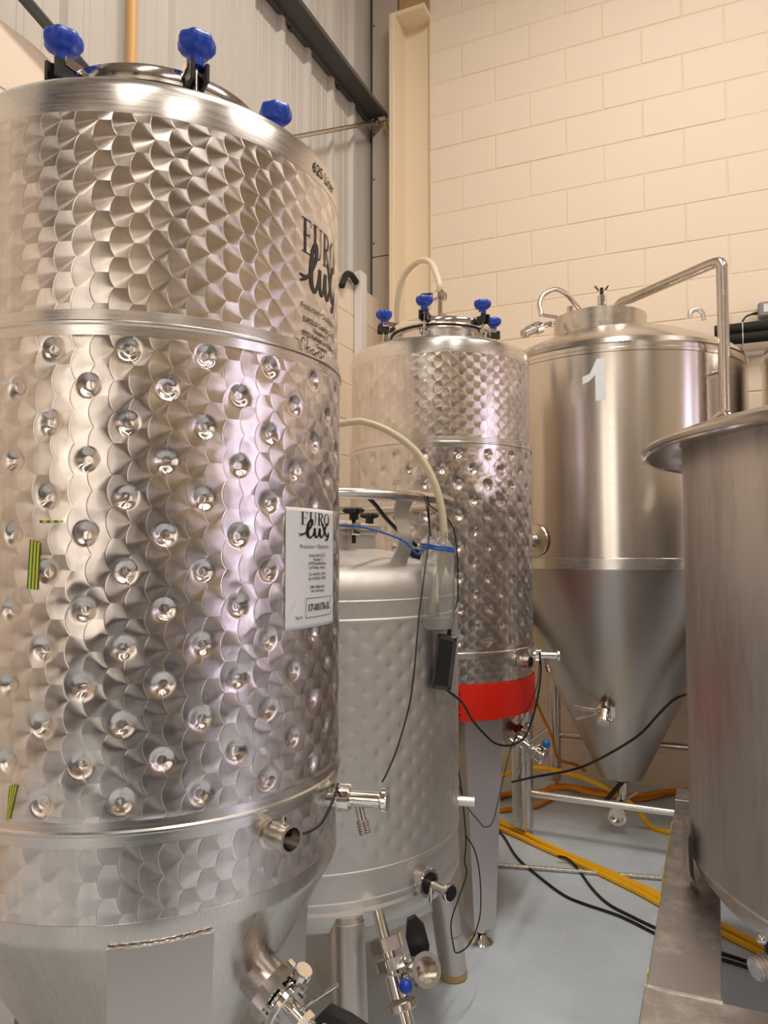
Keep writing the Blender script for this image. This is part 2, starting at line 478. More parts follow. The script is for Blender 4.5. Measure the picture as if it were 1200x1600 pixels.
# filler strip to the corner
MB().box((XL-0.03, 4.40, ZT+1.45), (0.06, 0.30, 3.0)).build('cladding_flashing', 'clad', wall_left)
wall_right = struct(MB().box((XR+0.1, (YF+YB)/2, ZC/2), (0.2, YB-YF, ZC)).build('wall_right', 'creamdark'))
wall_rear = struct(MB().box(((XL+XR)/2, YF-0.1, ZC/2), (XR-XL, 0.2, ZC)).build('wall_front', 'creamdark'))
# glazed doorway on the right wall; panels, door and posts behind the camera added for reflections
for k, (ya, yb) in enumerate(((0.75, 1.30), (2.10, 2.60))):
    w1 = struct(MB().box((XR-0.03, (ya+yb)/2, 1.9), (0.04, yb-ya, 3.0)).build('unseen_window_%d' % (1 if k == 0 else 4), 'glow'))
    fr = MB()
    for yy in (ya-0.03, yb+0.03): fr.box((XR-0.06, yy, 1.9), (0.06, 0.06, 3.1))
    for zz in (0.37, 1.9, 3.43): fr.box((XR-0.06, (ya+yb)/2, zz), (0.06, yb-ya, 0.06))
    fr.build('unseen_window_frame', 'purlin', w1)
MB().box(((XL+XR)/2, YF+0.02, 1.2), (XR-XL, 0.04, 2.4)).build('added_rear_panel', 'concrete_dark', wall_rear)  # dark panel added to the unseen wall to deepen low reflections
for k, (xa, xb, yy, hh) in enumerate(((-1.9, -0.6, -3.6, 1.1), (0.7, 1.5, -2.9, 1.9), (2.1, 3.6, -2.7, 1.2))):  # unseen dark panels added to darken what the steel reflects
    struct(MB().box(((xa+xb)/2, yy, hh/2), (xb-xa, 0.12, hh)).build('added_partition_%d' % (k+1), 'concrete_dark'))
for k, (ya, yb, xx, hh) in enumerate(((-2.0, -0.9, 3.9, 1.5), (-0.5, 0.5, 4.3, 1.2), (1.7, 3.4, 4.2, 1.6))):  # more added panels, out of view, darkening reflections from the side
    struct(MB().box((xx, (ya+yb)/2, hh/2), (0.12, yb-ya, hh)).build('added_partition_%d' % (k+4), 'concrete_dark'))
struct(MB().box((2.0, -1.45, 0.006), (3.6, 2.5, 0.012)).build('floor_mat', 'rubber'))  # unseen dark sheet added to darken reflections low on the tanks
for k, (xa, xb) in enumerate(((-1.75, -0.55), (-0.35, 0.55))):  # unseen glowing panes added as frontal fill
    w2 = struct(MB().box(((xa+xb)/2, YF+0.05, 2.35), (xb-xa, 0.02, 3.1)).build('unseen_window_%d' % (k+2), 'glow_warm'))
    fr = MB()
    for xx in (xa-0.03, xb+0.03): fr.box((xx, YF+0.07, 2.35), (0.06, 0.06, 3.2))
    for zz in (0.78, 2.35, 3.92): fr.box(((xa+xb)/2, YF+0.07, zz), (xb-xa, 0.06, 0.06))
    fr.build('unseen_window_frame', 'purlin', w2)
dr = struct(MB().box((2.6, YF+0.03, 1.6), (2.2, 0.06, 3.2)).build('added_door_1', 'concrete_dark'))  # unseen dark slab added to vary the reflections
for k, xx in enumerate((-1.4, 0.9, 4.4)):  # unseen dark posts added to break reflections into streaks
    struct(MB().box((xx, YF+0.12, ZC/2), (0.35 if k != 1 else 0.5, 0.24, ZC)).build('trim_%d' % (k+4), 'concrete_dark'))
# corner: steel column, boxed lining boards
col = struct(MB().box((-1.905, 4.50, 2.47), (0.036, 0.26, 4.93), None, 0.004).build('trim_1', 'creamdark'))
MB().box((-1.79, 4.585, 2.47), (0.20, 0.02, 4.93)).build('column_web', 'creamdark', col)
MB().box((-1.80, 4.50, 4.945), (0.24, 0.20, 0.03), None, 0.003).build('column_cap', 'creamdark', col)
MB().box((-1.76, 4.56, 5.3), (0.32, 0.04, 0.70)).build('haunch_board', 'tan', col)
lb = struct(MB().box((-2.03, 4.60, 3.0), (0.24, 0.10, 6.0)).build('trim_2', 'purlin'))
for (za, zb) in ((0.3, 3.35), (3.356, 4.30), (4.306, 5.9)):
    MB().box((-2.022, 4.535, (za+zb)/2), (0.185, 0.03, zb-za), None, 0.003).build('lining_board', 'board', lb)
for zz in (3.45, 3.9, 4.22, 4.45, 5.0):
    for xx in (-2.10, -1.945):
        MB().cyl((xx, 4.515, zz), (xx, 4.521, zz), 0.006, n=8).build('screw', 'purlin', lb)

# ------------------------------------------------------------------ lamps
for k, (x, y, z, L, ax, w, c) in enumerate(BATTENS):
    r = thing('batten_light', ['long ceiling batten lamp above the mash vessel', 'ceiling batten lamp behind the camera', 'ceiling batten lamp over the right aisle',
              'ceiling batten lamp in the rear right', ''][k], 'lamp', (x, y, z), 'ceiling batten lamps')
    MB().box((0, 0, 0), (0.18, L+0.06, 0.07), None, 0.006).build('housing', 'white_plastic', r)
    for s in (-1, 1): MB().cyl((0, s*L*0.35, 0.03), (0, s*L*0.35, ZC - z), 0.006, n=8).build('suspension_rod', 'pipe', r)

# ------------------------------------------------------------------ lettering
def text_mesh(s, size, bold=0.0, squeeze=1.0):
    c = bpy.data.curves.new('t', 'FONT'); c.body = s; c.size = size; c.resolution_u = 2; c.offset = bold
    c.align_x = 'CENTER'; c.align_y = 'BOTTOM_BASELINE'
    o = bpy.data.objects.new('t', c); COL.objects.link(o)
    dg = bpy.context.evaluated_depsgraph_get(); me = bpy.data.meshes.new_from_object(o.evaluated_get(dg))
    bpy.data.objects.remove(o); bpy.data.curves.remove(c)
    v = [(p.co.x*squeeze, p.co.y) for p in me.vertices]; f = [tuple(p.vertices) for p in me.polygons]
    bpy.data.meshes.remove(me)
    return v, f
def bar2(x0, y0, x1, y1): return [(x0, y0), (x1, y0), (x1, y1), (x0, y1)]
def stroke(pts, widths, sub=8):
    """flat pen stroke through points -> strip"""
    P = catmull([Vector((x, y, 0)) for x, y in pts], sub)
    W = [widths] * len(P) if not isinstance(widths, (list, tuple)) else list(np.interp(np.linspace(0, 1, len(P)), np.linspace(0, 1, len(widths)), widths))
    vs = []; fs = []
    for i, p in enumerate(P):
        a = P[max(i-1, 0)]; b = P[min(i+1, len(P)-1)]; t = (b - a).normalized(); n = Vector((-t.y, t.x, 0)) * (W[i] / 2)
        vs += [((p+n).x, (p+n).y), ((p-n).x, (p-n).y)]
    for i in range(len(P)-1): fs.append((2*i, 2*i+1, 2*i+3, 2*i+2))
    return vs, fs
def logo():
    """tall serif capitals over a brush-script word; unit box about 1 wide"""
    V = []; F = []
    def add(vs, fs):
        k = len(V); V.extend(vs); F.extend([tuple(i+k for i in f) for f in fs])
    def rect(x0, y0, x1, y1): add(bar2(x0, y0, x1, y1), [(0, 1, 2, 3)])
    yb, yt = 0.0, 0.52; th = 0.016; w = 0.040
    # E
    rect(.05, yb, .05+w, yt); rect(.0, yt-th, .21, yt); rect(.0, yb, .22, yb+th); rect(.09, .27, .17, .27+th)
    rect(.195, yt-.10, .21, yt); rect(.205, yb, .22, yb+.10); rect(.160, .24, .172, .32)
    # U
    rect(.26, yt-th, .37, yt); rect(.42, yt-th, .51, yt)
    add(*stroke([(.31, yt), (.31, .2), (.33, .07), (.385, .01), (.44, .07), (.465, .2), (.465, yt)], [w, w, w*.9, w*.6, w*.5, w*.45, w*.45]))
    # R
    rect(.57, yb, .57+w, yt); rect(.53, yb, .66, yb+th); rect(.53, yt-th, .62, yt)
    add(*stroke([(.59, yt-.01), (.67, yt-.02), (.715, yt-.12), (.67, yt-.235), (.59, yt-.25)], [th, w*.8, w, w*.8, th]))
    add(*stroke([(.64, .27), (.70, .12), (.77, .01)], [w*.8, w, w*.9]))
    # O
    add(*stroke([(.90, yt), (.82, .40), (.805, .26), (.82, .12), (.90, 0), (.98, .12), (.995, .26), (.98, .40), (.90, yt)], [th, w*.8, w, w*.8, th, w*.8, w, w*.8, th]))
    # script word
    b = .075
    add(*stroke([(-.02, -.45), (.10, -.38), (.24, -.20), (.34, .02), (.36, .20), (.30, .22), (.24, .05), (.21, -.20), (.22, -.42), (.29, -.52), (.36, -.44), (.42, -.28),
                 (.44, -.12)], [b*.5, b*.6, b*.7, b*.9, b*.7, b*.5, b*.9, b*1.2, b*1.2, b*.8, b*.6, b*.8, b]))
    add(*stroke([(.44, -.12), (.44, -.36), (.49, -.50), (.56, -.40), (.62, -.12)], [b, b*1.1, b*.8, b*.6, b]))
    add(*stroke([(.62, -.12), (.62, -.36), (.68, -.50), (.78, -.34), (.86, -.05), (.93, .10), (.96, .04)], [b, b*1.1, b*.8, b*.6, b*.8, b*.9, b*1.1]))
    add(*stroke([(.68, .08), (.76, -.06), (.82, -.28), (.92, -.46), (.99, -.40)], [b*.5, b*.9, b*1.2, b*.8, b*.4]))
    add(*stroke([(.99, -.26), (.97, -.42), (.94, -.56), (.88, -.62), (.86, -.55)], [b*.4, b*1.2, b*.7, b*.6, b*.7]))
    add(*stroke([(-.04, -.36), (.06, -.37), (.16, -.33)], [b*.4, b*.6, b*.4]))
    return V, F
def wrap(name, pieces, R, mat, parent, deg0, z0):
    """2-D pieces (v, f, dx, dy, sx, sy) laid on a cylinder of radius R about the local axis"""
    mb = MB()
    for lv, (v, f, dx, dy, sx, sy) in enumerate(pieces):
        mb.add([pol(R + 0.00004*lv, deg0 + math.degrees((dx + x*sx)/R), z0 + dy + y*sy) for x, y in v], f)
    me = bpy.data.meshes.new(name); me.from_pydata(mb.v, [], mb.f); me.update()
    return obj(name, me, mat, parent)
LOGO = logo()

# ------------------------------------------------------------------ dimpled tank fittings
def knob_mesh(R=0.0315, h=0.031, lobes=7):
    mb = MB(); n = 84
    prof = [(0.0, h), (0.72, h), (0.93, h*0.9), (1.0, h*0.66), (0.98, h*0.36), (0.80, h*0.10), (0.55, 0.0), (0.46, -h*0.05), (0.42, -h*0.75), (0.0, -h*0.75)]
    vs = []; fs = []
    for (r, z) in prof:
        for k in range(n):
            t = 2*PI*k/n; q = r*R*(1 + (0.05*math.cos(lobes*t) if r > 0.6 else 0.0))
            vs.append((q*math.cos(t), q*math.sin(t), z))
    for i in range(len(prof)-1):
        for k in range(n):
            k2 = (k+1) % n; fs.append((i*n+k, i*n+k2, (i+1)*n+k2, (i+1)*n+k))
    me = MB().add(vs, fs).mesh('knob', 50); me.materials.append(M['blue']); return me
KNOB = knob_mesh()
def nut(mb, p, d, r, h, n=8, depth=0.12):
    """round slotted union nut along d"""
    mx = align(p, d); poly = []
    for k in range(n):
        for (t, q) in ((0.0, 1.0), (0.60, 1.0), (0.66, 1 - depth), (0.94, 1 - depth)):
            a = 2*PI*(k + t)/n; poly.append((r*q*math.cos(a), r*q*math.sin(a)))
    mb.prism(poly, h, mx)
def clamp(root, deg, zr, rk=0.225):
    """swing-bolt clamp: steel tab on the lid, black fork, bolt, blue star knob"""
    q = Matrix.Rotation(math.radians(deg), 4, 'Z')
    def W(x, y, z): return q @ Vector((x, y, z))
    rot = q.to_3x3()
    mb = MB()
    for s in (-1, 1): mb.box(W(rk+0.006, s*0.0125, zr-0.010), (0.036, 0.007, 0.034), rot, 0.0015)
    mb.box(W(rk-0.014, 0, zr-0.012), (0.008, 0.028, 0.030), rot, 0.0015)
    c = mb.build('clamp', 'black', root)
    t = MB()
    for s in (-1, 1): t.box(W(rk-0.018, s*0.0175, zr+0.006), (0.052, 0.003, 0.016), rot, 0.0008)
    t.box(W(rk-0.040, 0, zr-0.001), (0.012, 0.036, 0.006), rot, 0.001)
    t.build('lid_tab', 'chrome', c)
    b = MB().cyl(W(rk, 0, zr-0.062), W(rk, 0, zr+0.012), 0.0055, n=12)
    b.build('bolt', 'pipe', c)
    l = MB()
    for s in (-1, 1):
        l.prism([(-0.022, -0.014), (0.010, -0.014), (0.013, 0.0), (0.008, 0.012), (-0.022, 0.012)], 0.004,
                Matrix.Translation(W(rk-0.004, s*0.011-0.002, zr-0.062)) @ q @ Matrix.Rotation(PI/2, 4, 'X'))
        l.cyl(W(rk, s*0.010, zr-0.062), W(rk, s*0.020, zr-0.062), 0.008, n=12, ch=0.002)
    l.build('hinge_lug', 'chrome', c)
    k = obj('knob', KNOB, None, c, W(rk, 0, zr+0.030)); k.rotation_euler = (0, 0, math.radians(deg*1.7))
    return c
def sample_valve(root, p, d, mat='chrome', tap=True, L=0.10, s=1.0, black_end=False):
    p = Vector(p); d = Vector(d).normalized()
    mb = MB().cyl(p - d*0.02, p + d*0.018*s, 0.020*s, n=24)
    v = mb.build('sample_valve', mat, root)
    n = MB(); nut(n, p + d*0.016*s, d, 0.027*s, 0.024*s); n.build('union_nut', 'chrome', v)
    b = MB().cyl(p + d*0.040*s, p + d*(L-0.012)*s, 0.0165*s, n=20)
    b.cyl(p + d*(L-0.014)*s, p + d*(L-0.006)*s, 0.012*s, n=20); b.build('valve_stem', 'chrome', v)
    k = MB().cyl(p + d*(L-0.008)*s, p + d*(L+0.005)*s, 0.025*s, n=28, ch=0.002); k.build('end_knob', 'black' if black_end else 'chrome', v)
    if tap:
        e = p + d*0.055*s; dn = (Vector((0, 0, -1)) + d*0.25).normalized()
        o = MB().cyl(e, e + dn*0.045*s, 0.0085*s, n=14)
        for q in range(6): o.cyl(e + dn*(0.044+q*0.005)*s, e + dn*(0.0485+q*0.005)*s, 0.0125*s, n=16, ch=0.0012)
        o.build('spout', 'pipe', v)
    return v
def bottom_valve(root, p, d, side, ball='blue2', handle=True, s=1.0):
    """flanged sampling port with wing knob, lever rod and butterfly body"""
    p = Vector(p); d = Vector(d).normalized(); side = Vector(side).normalized(); up = side.cross(d).normalized()
    if up.z < 0: up = -up
    v = MB().cyl(p - d*0.05*s, p + d*0.028*s, 0.038*s, n=32).build('drain_valve', 'pipe', root)
    f = MB(); nut(f, p + d*0.026*s, d, 0.050*s, 0.022*s, 4, 0.07); f.build('union_nut', 'chrome', v)
    f = MB().cyl(p + d*0.050*s, p + d*0.058*s, 0.030*s, n=24); f.cyl(p + d*0.058*s, p + d*0.070*s, 0.041*s, n=32, ch=0.002)
    for q in range(6):
        a = 2*PI*q/6; f.cyl(p + d*0.045*s + side*(0.034*s*math.cos(a)) + up*(0.034*s*math.sin(a)), p + d*0.076*s + side*(0.034*s*math.cos(a)) + up*(0.034*s*math.sin(a)), 0.005*s, n=8)
    f.build('flange', 'chrome', v)
    w = MB().cyl(p + d*0.064*s + up*0.035*s, p + d*0.064*s + up*0.060*s, 0.006*s, n=10)
    w.cyl(p + d*0.064*s + up*0.058*s, p + d*0.064*s + up*0.072*s, 0.016*s, n=20, ch=0.002); w.build('wing_knob', 'chrome', v)
    t = MB().cyl(p + d*0.068*s, p + d*0.125*s, 0.013*s, n=16); t.cyl(p + d*0.100*s, p + d*0.112*s, 0.019*s, n=6)
    t.build('drain_tube', 'chrome', v)
    r = p + d*0.085*s; MB().cyl(r, r + (up*0.9 + d*0.35).normalized()*0.105*s, 0.0035*s, n=10).build('lever_rod', 'chrome', v)
    e = p + d*0.120*s
    b = MB().cyl(e, e + d*0.030*s, 0.022*s, n=20); b.cyl(e + d*0.004*s, e + d*0.010*s, 0.030*s, n=24, ch=0.001); b.cyl(e + d*0.034*s, e + d*0.042*s, 0.031*s, n=24, ch=0.002)
    for q in range(4):
        a = PI/4 + PI/2*q; b.cyl(e + d*0.002*s + side*(0.026*s*math.cos(a)) + up*(0.026*s*math.sin(a)), e + d*0.040*s + side*(0.026*s*math.cos(a)) + up*(0.026*s*math.sin(a)), 0.0045*s, n=8)
    b.build('ball_valve', 'chrome', v)
    h = MB().cyl(e + d*0.018*s, e + d*0.018*s + up*0.034*s, 0.006*s, n=10)
    h.box(e + d*0.020*s + up*0.036*s, (0.012*s, 0.028*s, 0.012*s), None, 0.002); h.build('handle_neck', 'chrome', v)
    if ball == 'black':
        g = MB(); mx = Matrix((( *(d), ), (*(up), ), (*(side), ))).transposed().to_4x4(); mx.translation = e + d*0.020*s + up*0.040*s - side*0.012*s
        g.prism([(-0.020*s, -0.010*s), (0.03*s, -0.012*s), (0.075*s, 0.002*s), (0.085*s, 0.026*s), (0.065*s, 0.042*s), (0.02*s, 0.030*s), (-0.015*s, 0.014*s)], 0.024*s, mx)
        g.build('handle', 'black', v)
    else:
        MB().sphere(e + d*0.026*s + up*0.048*s + side*0.004, 0.0155*s, 20).build('handle_ball', 'blue2', v)
    return v

# ------------------------------------------------------------------ the two engine-turned tanks
R1 = 0.349
def dimple_field(dth, dz, z0, phase, rows, rad, depth, flat, pillow, lim):
    def f(T, Z):
        out = np.zeros_like(T)
        i = np.clip(np.round((z0 - Z)/dz), -2, rows + 2)
        best = np.full_like(T, 9.0)
        for di in (-1, 0, 1):
            ii = i + di
            ph = phase + np.where(np.mod(ii, 2) == 0, 0.0, 0.5) * dth
            k = np.round((T - ph)/dth)
            du = (T - ph - k*dth) * lim[2]; dv = Z - (z0 - ii*dz)
            d = np.sqrt(du*du + dv*dv); ok = (ii >= 0) & (ii < rows)
            best = np.where(ok & (d < best), d, best)
        s = np.clip(best/rad, 0, 1)
        dent = -depth * np.cos(s*PI/2)**1.5
        dent = np.maximum(dent, -flat)
        dent = np.where(best < rad*0.27, -flat + 0.0011, dent)
        P = pillow * np.clip((best - rad)/(rad*1.2), 0, 1)
        e = np.clip(np.minimum(Z - lim[0], lim[1] - Z)/0.008, 0, 1)
        return (dent + P) * e
    return f
def turned_tank(name, label, x, y, dz, phase, nu, nv, knob_phase, handle, first):
    root = thing(name, label, 'tank', (x, y, 0), 'engine-turned conical tanks')
    z = lambda q: q + dz
    sheet('upper_shell', R1, z(1.688), z(1.994), 240, 4, root, 'scale')
    sheet('lower_shell', R1, z(0.810), z(0.928), 240, 3, root, 'scale')
    R = R1 + 0.0035
    sheet('cooling_jacket', R, z(0.952), z(1.662), nu, nv, root, 'scale',
          dimple_field(math.radians(18), 0.0541, z(1.6335), math.radians(phase), 13, 0.0185, 0.0085, 0.0066, 0.0012, (z(0.955), z(1.659), R)))
    for k, (zc, hh) in enumerate(((1.673, 0.0205), (0.942, 0.0205))):
        b = MB().lathe([(R1-0.002, z(zc-hh)), (R1+0.0045, z(zc-hh+0.001)), (R1+0.0050, z(zc-0.005)), (R1+0.0075, z(zc-0.0025)), (R1+0.0075, z(zc+0.0005)), (R1+0.0046, z(zc+0.003)),
                        (R1+0.0036, z(zc+hh-0.002)), (R1-0.002, z(zc+hh))], 180)
        b.build('seam_band', 'ring', root, sharp=25)
    arc = [(R1-0.028+0.028*math.cos(t), z(2.028)+0.028*math.sin(t)) for t in np.linspace(0, PI/2*0.92, 10)]
    MB().lathe([(R1-0.001, z(1.990)), (R1+0.0005, z(1.991)), (R1+0.0005, z(2.026))] + arc + [(0.25, z(2.072)), (0.17, z(2.082))], 180).build('top_ring', 'ring', root)
    MB().lathe([(R1-0.001, z(0.815)), (R1+0.0008, z(0.8145)), (R1+0.0008, z(0.790)), (R1-0.002, z(0.781)), (R1-0.007, z(0.773)), (0.17, z(0.470)), (0.055, z(0.262)), (0.030, z(0.250)), (0.030, z(0.215)), (0, z(0.215))], 160).build('cone', 'cone', root, sharp=20)
    # manhole and lid
    MB().lathe([(0.168, z(2.066)), (0.180, z(2.070)), (0.180, z(2.130)), (0.188, z(2.134)), (0.188, z(2.140)), (0.16, z(2.140))], 120).build('manhole_neck', 'ring', root)
    lid = MB().lathe([(0.188, z(2.1385)), (0.200, z(2.139)), (0.2035, z(2.143)), (0.2045, z(2.156)), (0.201, z(2.166)), (0.190, z(2.170)), (0.178, z(2.164)), (0.165, z(2.165)), (0.10, z(2.180)), (0, z(2.186))], 120).build('lid', 'chrome', root)
    MB().lathe([(0.187, z(2.1345)), (0.1955, z(2.135)), (0.1955, z(2.1390)), (0.187, z(2.140))], 100).build('gasket', 'rubber', lid)
    for k in range(6): clamp(root, knob_phase + 60*k, z(2.155 if first else 2.172))
    # legs: three tapered boxes welded to the lower ring
    for k, a in enumerate((-45.4, 74.6, 194.6)):
        q = Matrix.Rotation(math.radians(a), 4, 'Z')
        zt, zb2 = z(0.783), 0.055
        mb = MB(); vs = []
        for (zz, w, ri) in ((zt, 0.0735, 0.20), (z(0.66), 0.0715, 0.20), (zb2, 0.040, 0.285)):
            ro = R1 + 0.0006
            for (rr, s) in ((ri, -1), (ro, -1), (ro, 1), (ri, 1)): vs.append(q @ Vector((rr, s*w, zz)))
        fs = [(0, 1, 2, 3), (8, 11, 10, 9)] + [(i*4+j, i*4+(j+1) % 4, (i+1)*4+(j+1) % 4, (i+1)*4+j) for i in range(2) for j in range(4)]
        lg = mb.add(vs, fs).build('leg', 'leg', root, sharp=15)
        c = q @ Vector((0.318, 0, 0))
        MB().lathe([(0, 0), (0.042, 0), (0.043, 0.006), (0.036, 0.015), (0.020, 0.026), (0.016, 0.034), (0.013, 0.036), (0.013, 0.070), (0, 0.070)], 32, Matrix.Translation(c)).build('foot', 'chrome', lg)
        wd = MB().tube([q @ Vector((math.sqrt((R1+0.002)**2 - (0.073-0.146*t)**2) if abs(0.073-0.146*t) > 0.03 else R1+0.001, -0.073+0.146*t, zt + 0.0006*math.sin(t*60))) for t in np.linspace(0, 1, 40)], 0.0024, 6, 2)
        wd.build('weld_bead', 'ring', lg)
    dn = 29
    a = -6.0; rad = pol(1, a); d = rad*math.cos(math.radians(dn)) + Vector((0, 0, -math.sin(math.radians(dn))))
    bottom_valve(root, pol(0.268, a, z(0.632)), d, pol(1, a-90), handle)
    sv = sample_valve(root, pol(R1, 15, z(0.897)), pol(1, 13), s=0.86, L=0.115)
    a = -16.8
    st = MB().lathe([(0.022, -0.01), (0.026, 0.0), (0.0205, 0.003), (0.0205, 0.040), (0.0225, 0.041), (0.0225, 0.046), (0.0175, 0.046), (0.0175, 0.010), (0, 0.010)], 32, align(pol(R1, a, z(0.899)), pol(1, a)))
    t = st.build('probe_socket', 'pipe', root)
    e = pol(R1+0.030, a, z(0.919)); MB().cyl(e, e + Vector((0, 0, 0.012)), 0.0045, n=10).build('grub_screw', 'chrome', t)
    return root
tank1 = turned_tank('dimpled_tank', 'large engine-turned steel tank in the left foreground with white paper label', -0.978, 1.109, 0.0, -73.0, 620, 200, -94, 'black', True)
tank2 = turned_tank('dimpled_tank', 'engine-turned steel tank at the back with red belt and hose on its lid', -0.985, 2.740, 0.045, -59.8, 380, 110, -84.5, 'ball', False)

# tank 1: printing, paper label, tape
RP = R1 + 0.0012
Lw = 0.135
def T(s, dx, dy, size, bold=0.0, sq=1.0): return (*text_mesh(s, size, bold, sq), dx, dy, 1, 1)
print_objs = [(*LOGO, -0.0675, 0.0, Lw, 0.115), T('Production + Distribution', 0.0, -0.098, 0.0150, 0, 0.88)]
for i, s in enumerate(('EUROLUX GmbH & Co. KG', 'Nesselweg 17', '97753 Karlstadt bei Würzburg', 'Germany')):
    print_objs.append(T(s, 0.0, -0.120 - 0.0125*i, 0.0125, 0.0002, 0.85))
for i, s in enumerate(('Tel.: +49(0) 93 53 / 90 90 0', 'Fax: +49(0) 93 53 / 90 90 92', 'www.eurolux.de')):
    print_objs.append(T(s, 0.0, -0.178 - 0.0115*i, 0.0115, 0.0001, 0.85))
pr = wrap('printed_logo', print_objs, RP, 'print', tank1, 4.2, 1.850); pr['label'] = 'dark printed maker logo and address'
pr = wrap('volume_print', [T('625 Liter', 0.0, 0.0, 0.028, 0.0004, 0.92)], RP+0.0004, 'print', tank1, 6.0, 2.003)
mk = []
def mk_add(pts, w=0.0022): mk.append((*stroke(pts, w, 6), 0, 0, 1, 1))
mk_add([(.012, .024), (.004, .028), (-.002, .016), (.002, .004), (.012, .004)]); mk_add([(.016, .032), (.016, .002)]); mk_add([(.016, .012), (.022, .016), (.026, .010), (.026, .002)])
mk_add([(.040, .012), (.034, .015), (.031, .008), (.035, .003), (.041, .010), (.042, .002)]); mk_add([(.047, .013), (.047, .002)]); mk_add([(.047, .010), (.052, .014), (.056, .013)])
mk_add([(.062, .020), (.062, -.006)]); mk_add([(.062, .020), (.071, .020), (.072, .011), (.062, .008)])
wrap('marker_writing', mk, R1+0.0062, 'marker', tank1, -8.0, 1.670)
RS = R1 + 0.0064
W2 = 0.0795
nx, nz = 28, 30
vs = []; fs = []
for j in range(nz+1):
    for i in range(nx+1):
        u = i/nx; v = j/nz
        crink = 0.0014*math.exp(-((v-0.20)/0.07)**2)*(math.exp(-((u-0.12)/0.10)**2) + math.exp(-((u-0.93)/0.08)**2))*math.sin((u*3+v*9)*16)
        skew = -0.0*u
        vs.append(pol(RS + crink, -0.9 + math.degrees((u-0.5)*2*W2/RS), 1.211 + 0.200*v + 0.010*(1-v)*0.0))
for j in range(nz):
    for i in range(nx): fs.append((j*(nx+1)+i, j*(nx+1)+i+1, (j+1)*(nx+1)+i+1, (j+1)*(nx+1)+i))
st = MB().add(vs, fs).build('paper_label', 'paper', tank1, sharp=60); st['label'] = 'white paper label printed with maker address and catalogue number'
sol = st.modifiers.new('thickness', 'SOLIDIFY'); sol.thickness = 0.0006
RI = RS + 0.0011
LP = [(*LOGO, -0.046, 0.172, 0.098, 0.0415), T('Production + Distribution', 0.003, 0.1325, 0.0100, 0, 0.93)]
def lines(rows, y, size, step, sq=0.75):
    for i, s in enumerate(rows): LP.append(T(s, 0.008, y - step*i, size, 0.0001, sq))
lines(('Eurolux GmbH & CO. KG', 'Nesselweg 1-7', 'D-97753 Karlstadt-Karlburg', 'bei Würzburg - Germany'), 0.1185, 0.0070, 0.0068)
lines(('Tel:  +49 (09353) - 90 90 0', 'Fax: +49 (09353) - 90 90 92'), 0.0865, 0.0070, 0.0070)
lines(('E-Mail: info@eurolux.de', 'www. eurolux-ag.com'), 0.0655, 0.0070, 0.0066)
bx = []
for (x0, y0, x1, y1) in ((-0.030, 0.0165, 0.062, 0.0175), (-0.030, 0.0485, 0.062, 0.0495), (-0.030, 0.0165, -0.029, 0.0495), (0.061, 0.0165, 0.062, 0.0495)):
    n = 10; vv = []; ff = []
    for i in range(n+1):
        xx = x0 + (x1-x0)*i/n; vv += [(xx, y0), (xx, y1)]
    for i in range(n): ff.append((2*i, 2*i+2, 2*i+3, 2*i+1))
    LP.append((vv, ff, 0, 0, 1, 1))
LP.append(T('17-00176-5L', 0.0165, 0.0275, 0.0170, 0.0004, 0.93)); LP.append(T('Kat. Nr.', -0.047, 0.0165, 0.0070, 0.0001, 0.8))
wrap('label_print', LP, RI, 'ink', st, -0.9, 1.211)
def tape(px, mat='stripe'):
    """small piece of striped tape on the foreground tank from its four photo corners"""
    def hit(x, y):
        D = ray(x, y); cx, cy = -0.978, 1.109; R = R1 + 0.0065
        a = D.x**2 + D.y**2; b = -2*(D.x*cx + D.y*cy); c = cx*cx + cy*cy - R*R
        t = (-b - math.sqrt(b*b - 4*a*c))/(2*a); p = Vector((0, 0, H)) + D*t
        return math.atan2(p.y-cy, p.x-cx), p.z
    c = [hit(*p) for p in px]; n = 5; vs = []; fs = []
    for j in range(2):
        for i in range(n+1):
            u = i/n; lo = c[0] if j == 0 else c[3]; hi = c[1] if j == 0 else c[2]
            t = lo[0] + (hi[0]-lo[0])*u; zz = lo[1] + (hi[1]-lo[1])*u
            vs.append(pol(R1+0.0065, math.degrees(t), zz))
    fs = [(i, i+1, n+2+i, n+1+i) for i in range(n)]
    me = bpy.data.meshes.new('tape'); me.from_pydata(vs, [], fs); uvl = me.uv_layers.new(name='UVMap')
    for p in me.polygons:
        for li, vi in zip(p.loop_indices, p.vertices): uvl.data[li].uv = ((vi % (n+1))/n, vi // (n+1))
    o = obj('striped_tape', me, mat, tank1); s = o.modifiers.new('t', 'SOLIDIFY'); s.thickness = 0.0005; o['label'] = 'green and yellow striped tape'
tape([(47, 842), (62, 848), (58, 922), (42, 920)]); tape([(62, 813), (97, 813), (97, 816), (62, 817)]); tape([(15, 1228), (27, 1227), (14, 1283), (10, 1282)])
# lid fitting of tank 1
f = MB().cyl(pol(0.10, -118, 2.175), pol(0.10, -118, 2.215), 0.012, n=16); f.cyl(pol(0.10, -118, 2.212), pol(0.10, -118, 2.224), 0.019, n=20, ch=0.002)
f.build('lid_fitting', 'chrome', tank1)

